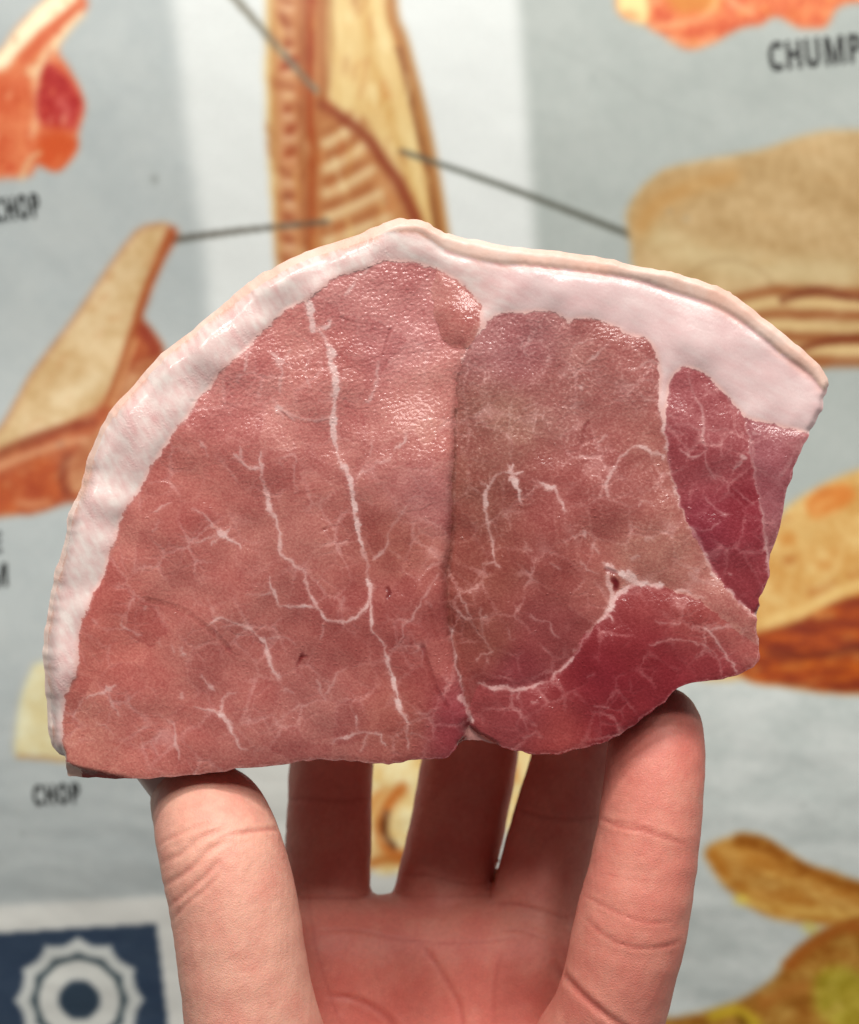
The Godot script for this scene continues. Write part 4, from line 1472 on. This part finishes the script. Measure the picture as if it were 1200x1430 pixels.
func veins() -> void:
	# left lean: the long vein
	stamp("428,418 433,432 436,455 441,463", 11, 8, 0.95, 20)
	stamp("436,462 448,464 457,478 463,498 468,525 468,555 466,590 470,622 478,645 486,666 492,676", 10, 6, 0.95, 20)
	stamp("478,645 488,668 494,700 498,725 504,750 509,768", 7, 7, 1.0, 20)
	stamp("490,664 494,690 498,722 504,748 509,768", 9, 8, 1.0, 20)
	stamp("506,760 512,785 515,806 515,812", 4, 4, 0.6)
	stamp("514,808 519,826 517,848 520,868 525,884", 8, 5, 1.0, 20)
	stamp("520,878 532,894 540,905", 4, 5, 0.7)
	stamp("538,900 541,925 548,948 555,975 563,994 570,1006", 7, 8, 1.0, 20)
	stamp("570,1000 570,1020 571,1044", 4, 2, 0.6)
	stamp("570,1020 585,1022 598,1028", 3, 2, 0.5)
	stamp("440,460 453,459 463,446", 8, 4, 0.9)
	stamp("518,372 506,384 494,398 482,414", 7, 2, 0.8)
	stamp("565,362 563,374", 5, 2, 0.6)
	# second, branching
	stamp("328,634 338,644 350,651 363,655", 4, 6, 0.8)
	stamp("366,632 364,648 367,664 373,692 381,716 391,742 393,768 410,786 428,801", 6, 6, 0.85, 21)
	stamp("428,801 432,822 446,848 456,862 476,867 496,862 509,850 516,838", 5, 5, 0.9, 21)
	stamp("446,848 420,845 396,846 389,836 380,818 377,804", 6, 3, 0.85, 21)
	stamp("380,826 366,831 346,830", 4, 2, 0.6)
	stamp("455,864 452,880 448,892", 3, 2, 0.5)
	stamp("496,862 494,874", 3, 1.5, 0.4)
	stamp("481,832 478,845 472,862", 3, 2, 0.4)
	stamp("410,648 412,664 416,680 412,690", 2.5, 2.5, 0.45)
	stamp("393,650 394,640 412,634 415,648", 2.5, 2, 0.4)
	# middle left
	stamp("292,870 312,862 330,868 348,876 364,890", 3, 5, 0.85)
	stamp("362,888 370,894 374,910 380,930 390,948", 7, 7, 0.9)
	stamp("372,893 398,890 414,898", 4, 2, 0.6)
	stamp("330,868 322,874 310,876", 3, 2, 0.6)
	star(310, 746, 9, [[272, 712], [338, 764], [274, 757], [322, 736], [296, 760]], 0.85)
	stamp("268,710 282,718 296,734", 4, 4, 0.7)
	stamp("238,704 226,708 212,714", 5, 2, 0.6)
	stamp("222,724 218,736 214,742", 3, 2, 0.4)
	star(310, 998, 7, [[272, 986], [309, 982], [338, 1046], [292, 994]], 0.85)
	stamp("312,998 322,1010 328,1026 337,1044", 7, 5, 0.9)
	stamp("309,986 316,974 330,966", 3, 2, 0.7)
	stamp("336,1042 348,1046", 4, 2, 0.7)
	stamp("464,1036 474,1028 500,1022 514,1020 530,1021 538,1038", 4, 3, 0.85)
	stamp("503,1022 500,1008 497,996", 4, 2, 0.8)
	stamp("516,1022 512,1034 504,1048", 4, 2, 0.75)
	stamp("447,946 449,962 455,976", 4, 4, 0.6)
	stamp("456,972 468,948 484,930", 3, 3, 0.4)
	stamp("380,1012 406,992 430,982", 2.5, 2.5, 0.45)
	stamp("400,962 412,966", 4, 4, 0.7)
	star(296, 959, 5, [[280, 942], [300, 964]], 0.75)
	star(256, 976, 4, [[254, 964]], 0.7)
	star(152, 962, 8, [[118, 976], [160, 956]], 0.7)
	stamp("153,966 158,982 170,1000", 3, 4, 0.7)
	stamp("238,1010 243,1016 247,1040 250,1060", 5, 3, 0.65)
	stamp("214,996 230,1002 244,1012", 2.5, 3, 0.4)
	stamp("128,862 140,872", 3, 2, 0.6)
	stamp("172,862 176,876 190,886 196,888", 3, 4, 0.6)
	stamp("150,880 174,878", 3, 2, 0.5)
	stamp("222,896 226,902", 4, 4, 0.6)
	stamp("240,900 246,910", 4, 3, 0.5)
	star(258, 914, 4, [[252, 906], [262, 918]], 0.7)
	stamp("202,850 206,846", 4, 4, 0.5)
	stamp("136,1010 150,1018 160,1024", 2, 2, 0.4)
	stamp("210,1040 222,1056", 2, 2, 0.4)
	stamp("160,1048 176,1032 190,1024", 3, 2, 0.35)
	stamp("318,868 300,850 290,836", 2, 2, 0.35)
	# upper left
	star(392, 506, 8, [[378, 494], [408, 488], [391, 548], [402, 512]], 0.6)
	star(391, 570, 8, [[380, 556], [412, 588], [396, 584]], 0.6)
	stamp("392,572 410,582 435,587 460,584 467,578", 3, 4, 0.5)
	stamp("346,492 343,508 344,518", 5, 2, 0.6)
	stamp("337,522 332,536", 5, 3, 0.4)
	star(286, 622, 7, [[290, 640], [280, 618]], 0.45)
	star(337, 640, 6, [[336, 622], [325, 640]], 0.5)
	stamp("436,490 430,508 428,530 436,544", 2.5, 2.5, 0.4)
	stamp("530,505 527,530 521,550 510,562", 4, 3, 0.75)
	stamp("552,630 562,618 570,606", 5, 2, 0.8)
	stamp("548,636 528,650 508,660 500,671", 3, 4, 0.55)
	stamp("520,614 518,636", 2.5, 2.5, 0.5)
	stamp("570,706 562,718 552,730 543,744 540,760 533,772 519,781", 3.5, 3.5, 0.7)
	stamp("570,706 578,696 590,690 580,668 568,656", 3, 2, 0.35)
	stamp("540,764 552,770 560,778", 2, 2, 0.4)
	stamp("612,798 606,812 598,826 586,842 576,860 564,868 562,886 556,900 544,908", 4, 4, 0.55)
	stamp("562,892 570,906 580,907 588,900 590,912", 3, 2, 0.5)
	stamp("580,992 600,992 614,984", 2.5, 3, 0.4)
	stamp("596,840 604,846", 3, 2, 0.6)
	# cleft
	stamp("627,872 633,900 640,938 645,964", 4, 3, 0.9, 25)
	star(646, 973, 9, [[644, 958], [660, 1008]], 0.75)
	stamp("648,976 653,992 661,1010", 7, 4, 0.8, 25)
	# right of the cleft
	star(714, 661, 8, [[703, 662], [728, 657], [713, 648], [708, 650], [722, 672]], 0.9)
	stamp("713,560 712,600 713,640", 2, 3, 0.4)
	stamp("715,664 721,680 726,694 731,706", 7, 3, 0.85)
	stamp("704,662 693,664 684,674 679,690", 3, 4, 0.6)
	star(679, 680, 5, [[670, 676], [686, 670]], 0.8)
	stamp("679,682 678,704 681,728 685,746 687,766", 6, 5, 0.85)
	stamp("687,764 690,780 697,793", 6, 5, 0.9)
	stamp("692,783 682,786 673,792", 4, 2, 0.8)
	stamp("754,674 762,682 772,683 776,682", 3, 6, 0.85)
	stamp("775,684 781,696 791,714", 6, 4, 0.8)
	stamp("815,742 818,750", 5, 3, 0.7)
	stamp("829,760 838,774", 5, 3, 0.85)
	stamp("810,784 818,793 836,800", 3, 2, 0.7)
	stamp("768,788 776,790 781,796", 3, 2, 0.6)
	star(738, 766, 9, [[735, 756], [744, 768]], 0.45)
	# the fat knot
	stamp("842,788 850,796 851,815 856,832 852,848", 10, 9, 1.0, 22, 0.15)
	stamp("862,796 870,804 880,811 896,814 912,816 926,820", 12, 7, 1.0, 22, 0.2)
	stamp("876,800 888,810 880,820", 13, 10, 1.0, 22, 0.15)
	stamp("880,818 868,826 858,838 854,846", 11, 11, 1.0, 22, 0.15)
	stamp("846,790 860,796", 6, 8, 0.9, 22)
	stamp("852,848 846,856 850,862 856,868", 8, 6, 0.85, 22)
	stamp("847,858 838,866 834,871", 8, 5, 0.9, 22)
	# curve above the lower lean
	stamp("834,870 824,884 814,896 806,908 798,918", 3, 4, 0.6, 23)
	stamp("808,904 800,908", 7, 5, 0.7)
	stamp("800,916 790,928 778,940 764,950 748,956 728,960 700,961 680,958 668,955", 5, 7, 0.8, 23)
	stamp("725,961 722,976", 6, 4, 0.7)
	stamp("780,952 768,950", 5, 5, 0.5)
	star(745, 979, 4, [[750, 982]], 0.5)
	stamp("828,986 842,984 846,988", 3, 3, 0.5)
	stamp("820,944 828,940 818,946", 3, 3, 0.4)
	# seam beside the dark lean
	stamp("922,520 924,545 922,570 927,596 930,622 934,650 942,682 950,708 960,732", 5, 4, 0.7, 24)
	stamp("926,566 926,590 929,610", 12, 5, 0.95, 24)
	stamp("960,730 972,752 984,774 996,796 1012,820", 5, 4, 0.6, 24)
	star(963, 738, 6, [[970, 744]], 0.9)
	star(985, 775, 5, [[990, 776]], 0.9)
	stamp("994,800 1002,812", 8, 6, 0.8, 24)
	stamp("1012,820 1032,842 1052,860", 4, 5, 0.65, 24)
	stamp("1030,838 1040,852", 6, 4, 0.7)
	star(1020, 803, 5, [[1024, 804]], 0.5)
	# inside the dark lean
	stamp("961,513 964,540 973,556 980,576 980,600 983,622 985,640", 4, 4, 0.55)
	stamp("934,580 945,592 960,594 975,602", 3, 3, 0.5)
	stamp("948,628 956,636 972,638 986,630", 4, 3, 0.6)
	stamp("985,640 990,660 1000,668", 3, 3, 0.5)
	stamp("1018,565 1025,570", 6, 3, 0.7)
	stamp("984,602 1004,598 1020,602", 3, 2, 0.4)
	star(1038, 640, 7, [[1022, 656]], 0.6)
	stamp("986,694 994,704 1006,716 1020,718", 3, 3, 0.55)
	stamp("962,734 980,740 1000,734 1006,728", 4, 3, 0.6)
	stamp("1024,680 1040,696 1056,706", 2, 3, 0.4)
	stamp("1042,590 1047,633 1055,675 1062,712 1067,745 1072,776", 5, 4, 0.5)
	stamp("1070,760 1074,786 1073,806", 4, 6, 0.7)
	stamp("1105,640 1092,662 1078,674", 3, 2, 0.4)
	star(1052, 606, 7, [[1062, 608]], 0.5)
	# arcs in the right lean
	stamp("848,690 846,676 852,660 862,650", 4, 6, 0.7)
	stamp("862,648 878,630 896,624 914,632 928,642", 4, 6, 0.75)
	star(926, 640, 6, [[914, 632]], 0.7)
	stamp("890,706 896,699 906,700 912,706", 4, 3, 0.6)
	stamp("846,690 850,694", 6, 4, 0.6)
	stamp("740,470 735,486 736,498", 5, 2, 0.5)
	stamp("722,472 730,478 728,484", 2.5, 2.5, 0.4)
	stamp("795,500 806,480 830,476", 3, 2, 0.5)
	stamp("868,466 850,480 832,496 820,506", 5, 3, 0.55)
	stamp("918,506 904,506 888,514 872,520", 4, 2, 0.55)
	stamp("922,540 910,532 896,530", 3, 2, 0.5)
	stamp("920,562 905,556 890,552", 4, 2, 0.55)
	stamp("806,562 798,570 812,560", 5, 3, 0.6)
	star(810, 541, 5, [[816, 536]], 0.6)
	star(845, 610, 4, [[838, 616]], 0.6)
	stamp("728,570 734,572 752,562", 3, 2, 0.5)
	stamp("714,538 724,542", 3, 3, 0.5)
	stamp("670,496 685,490 696,498", 2.5, 2.5, 0.4)
	stamp("880,780 890,776", 6, 4, 0.5)
	stamp("900,754 912,750", 8, 6, 0.4)
	# lower right
	stamp("940,825 952,822 968,830 982,838", 4, 5, 0.75)
	stamp("908,898 930,893 952,892 972,896 988,906 1000,916", 2.5, 2.5, 0.7)
	stamp("972,874 984,878 994,886 1004,902 1016,918 1028,936", 4, 4, 0.75)
	stamp("990,880 1004,876 1024,874", 4, 3, 0.6)
	star(1027, 936, 4, [[1029, 942]], 0.8)
	stamp("914,866 928,871 944,872 950,868", 3, 3, 0.6)
	stamp("975,800 960,792 940,786", 10, 4, 0.25)
	stamp("1000,815 980,812 960,800", 10, 5, 0.3)
	# beside the cleft, low
	stamp("630,844 642,856 654,866 668,884 688,911", 2.5, 3, 0.65)
	stamp("642,828 650,846 656,866", 2.5, 2.5, 0.6)
	stamp("688,911 672,916 664,922", 3, 4, 0.6)
	stamp("678,918 680,924", 2, 2, 0.5)
	stamp("670,850 674,874 677,894", 2.5, 2, 0.5)
	stamp("675,860 681,857", 3, 2, 0.6)
	stamp("738,858 752,866 767,872 772,884 780,890", 2.5, 2.5, 0.55)
	stamp("706,876 711,892 718,890", 2.5, 2, 0.45)
	stamp("640,832 650,838", 2, 2, 0.5)
	stamp("740,1002 748,1014", 2, 2, 0.35)
	stamp("730,1030 746,1022 756,1028", 3, 2, 0.35)
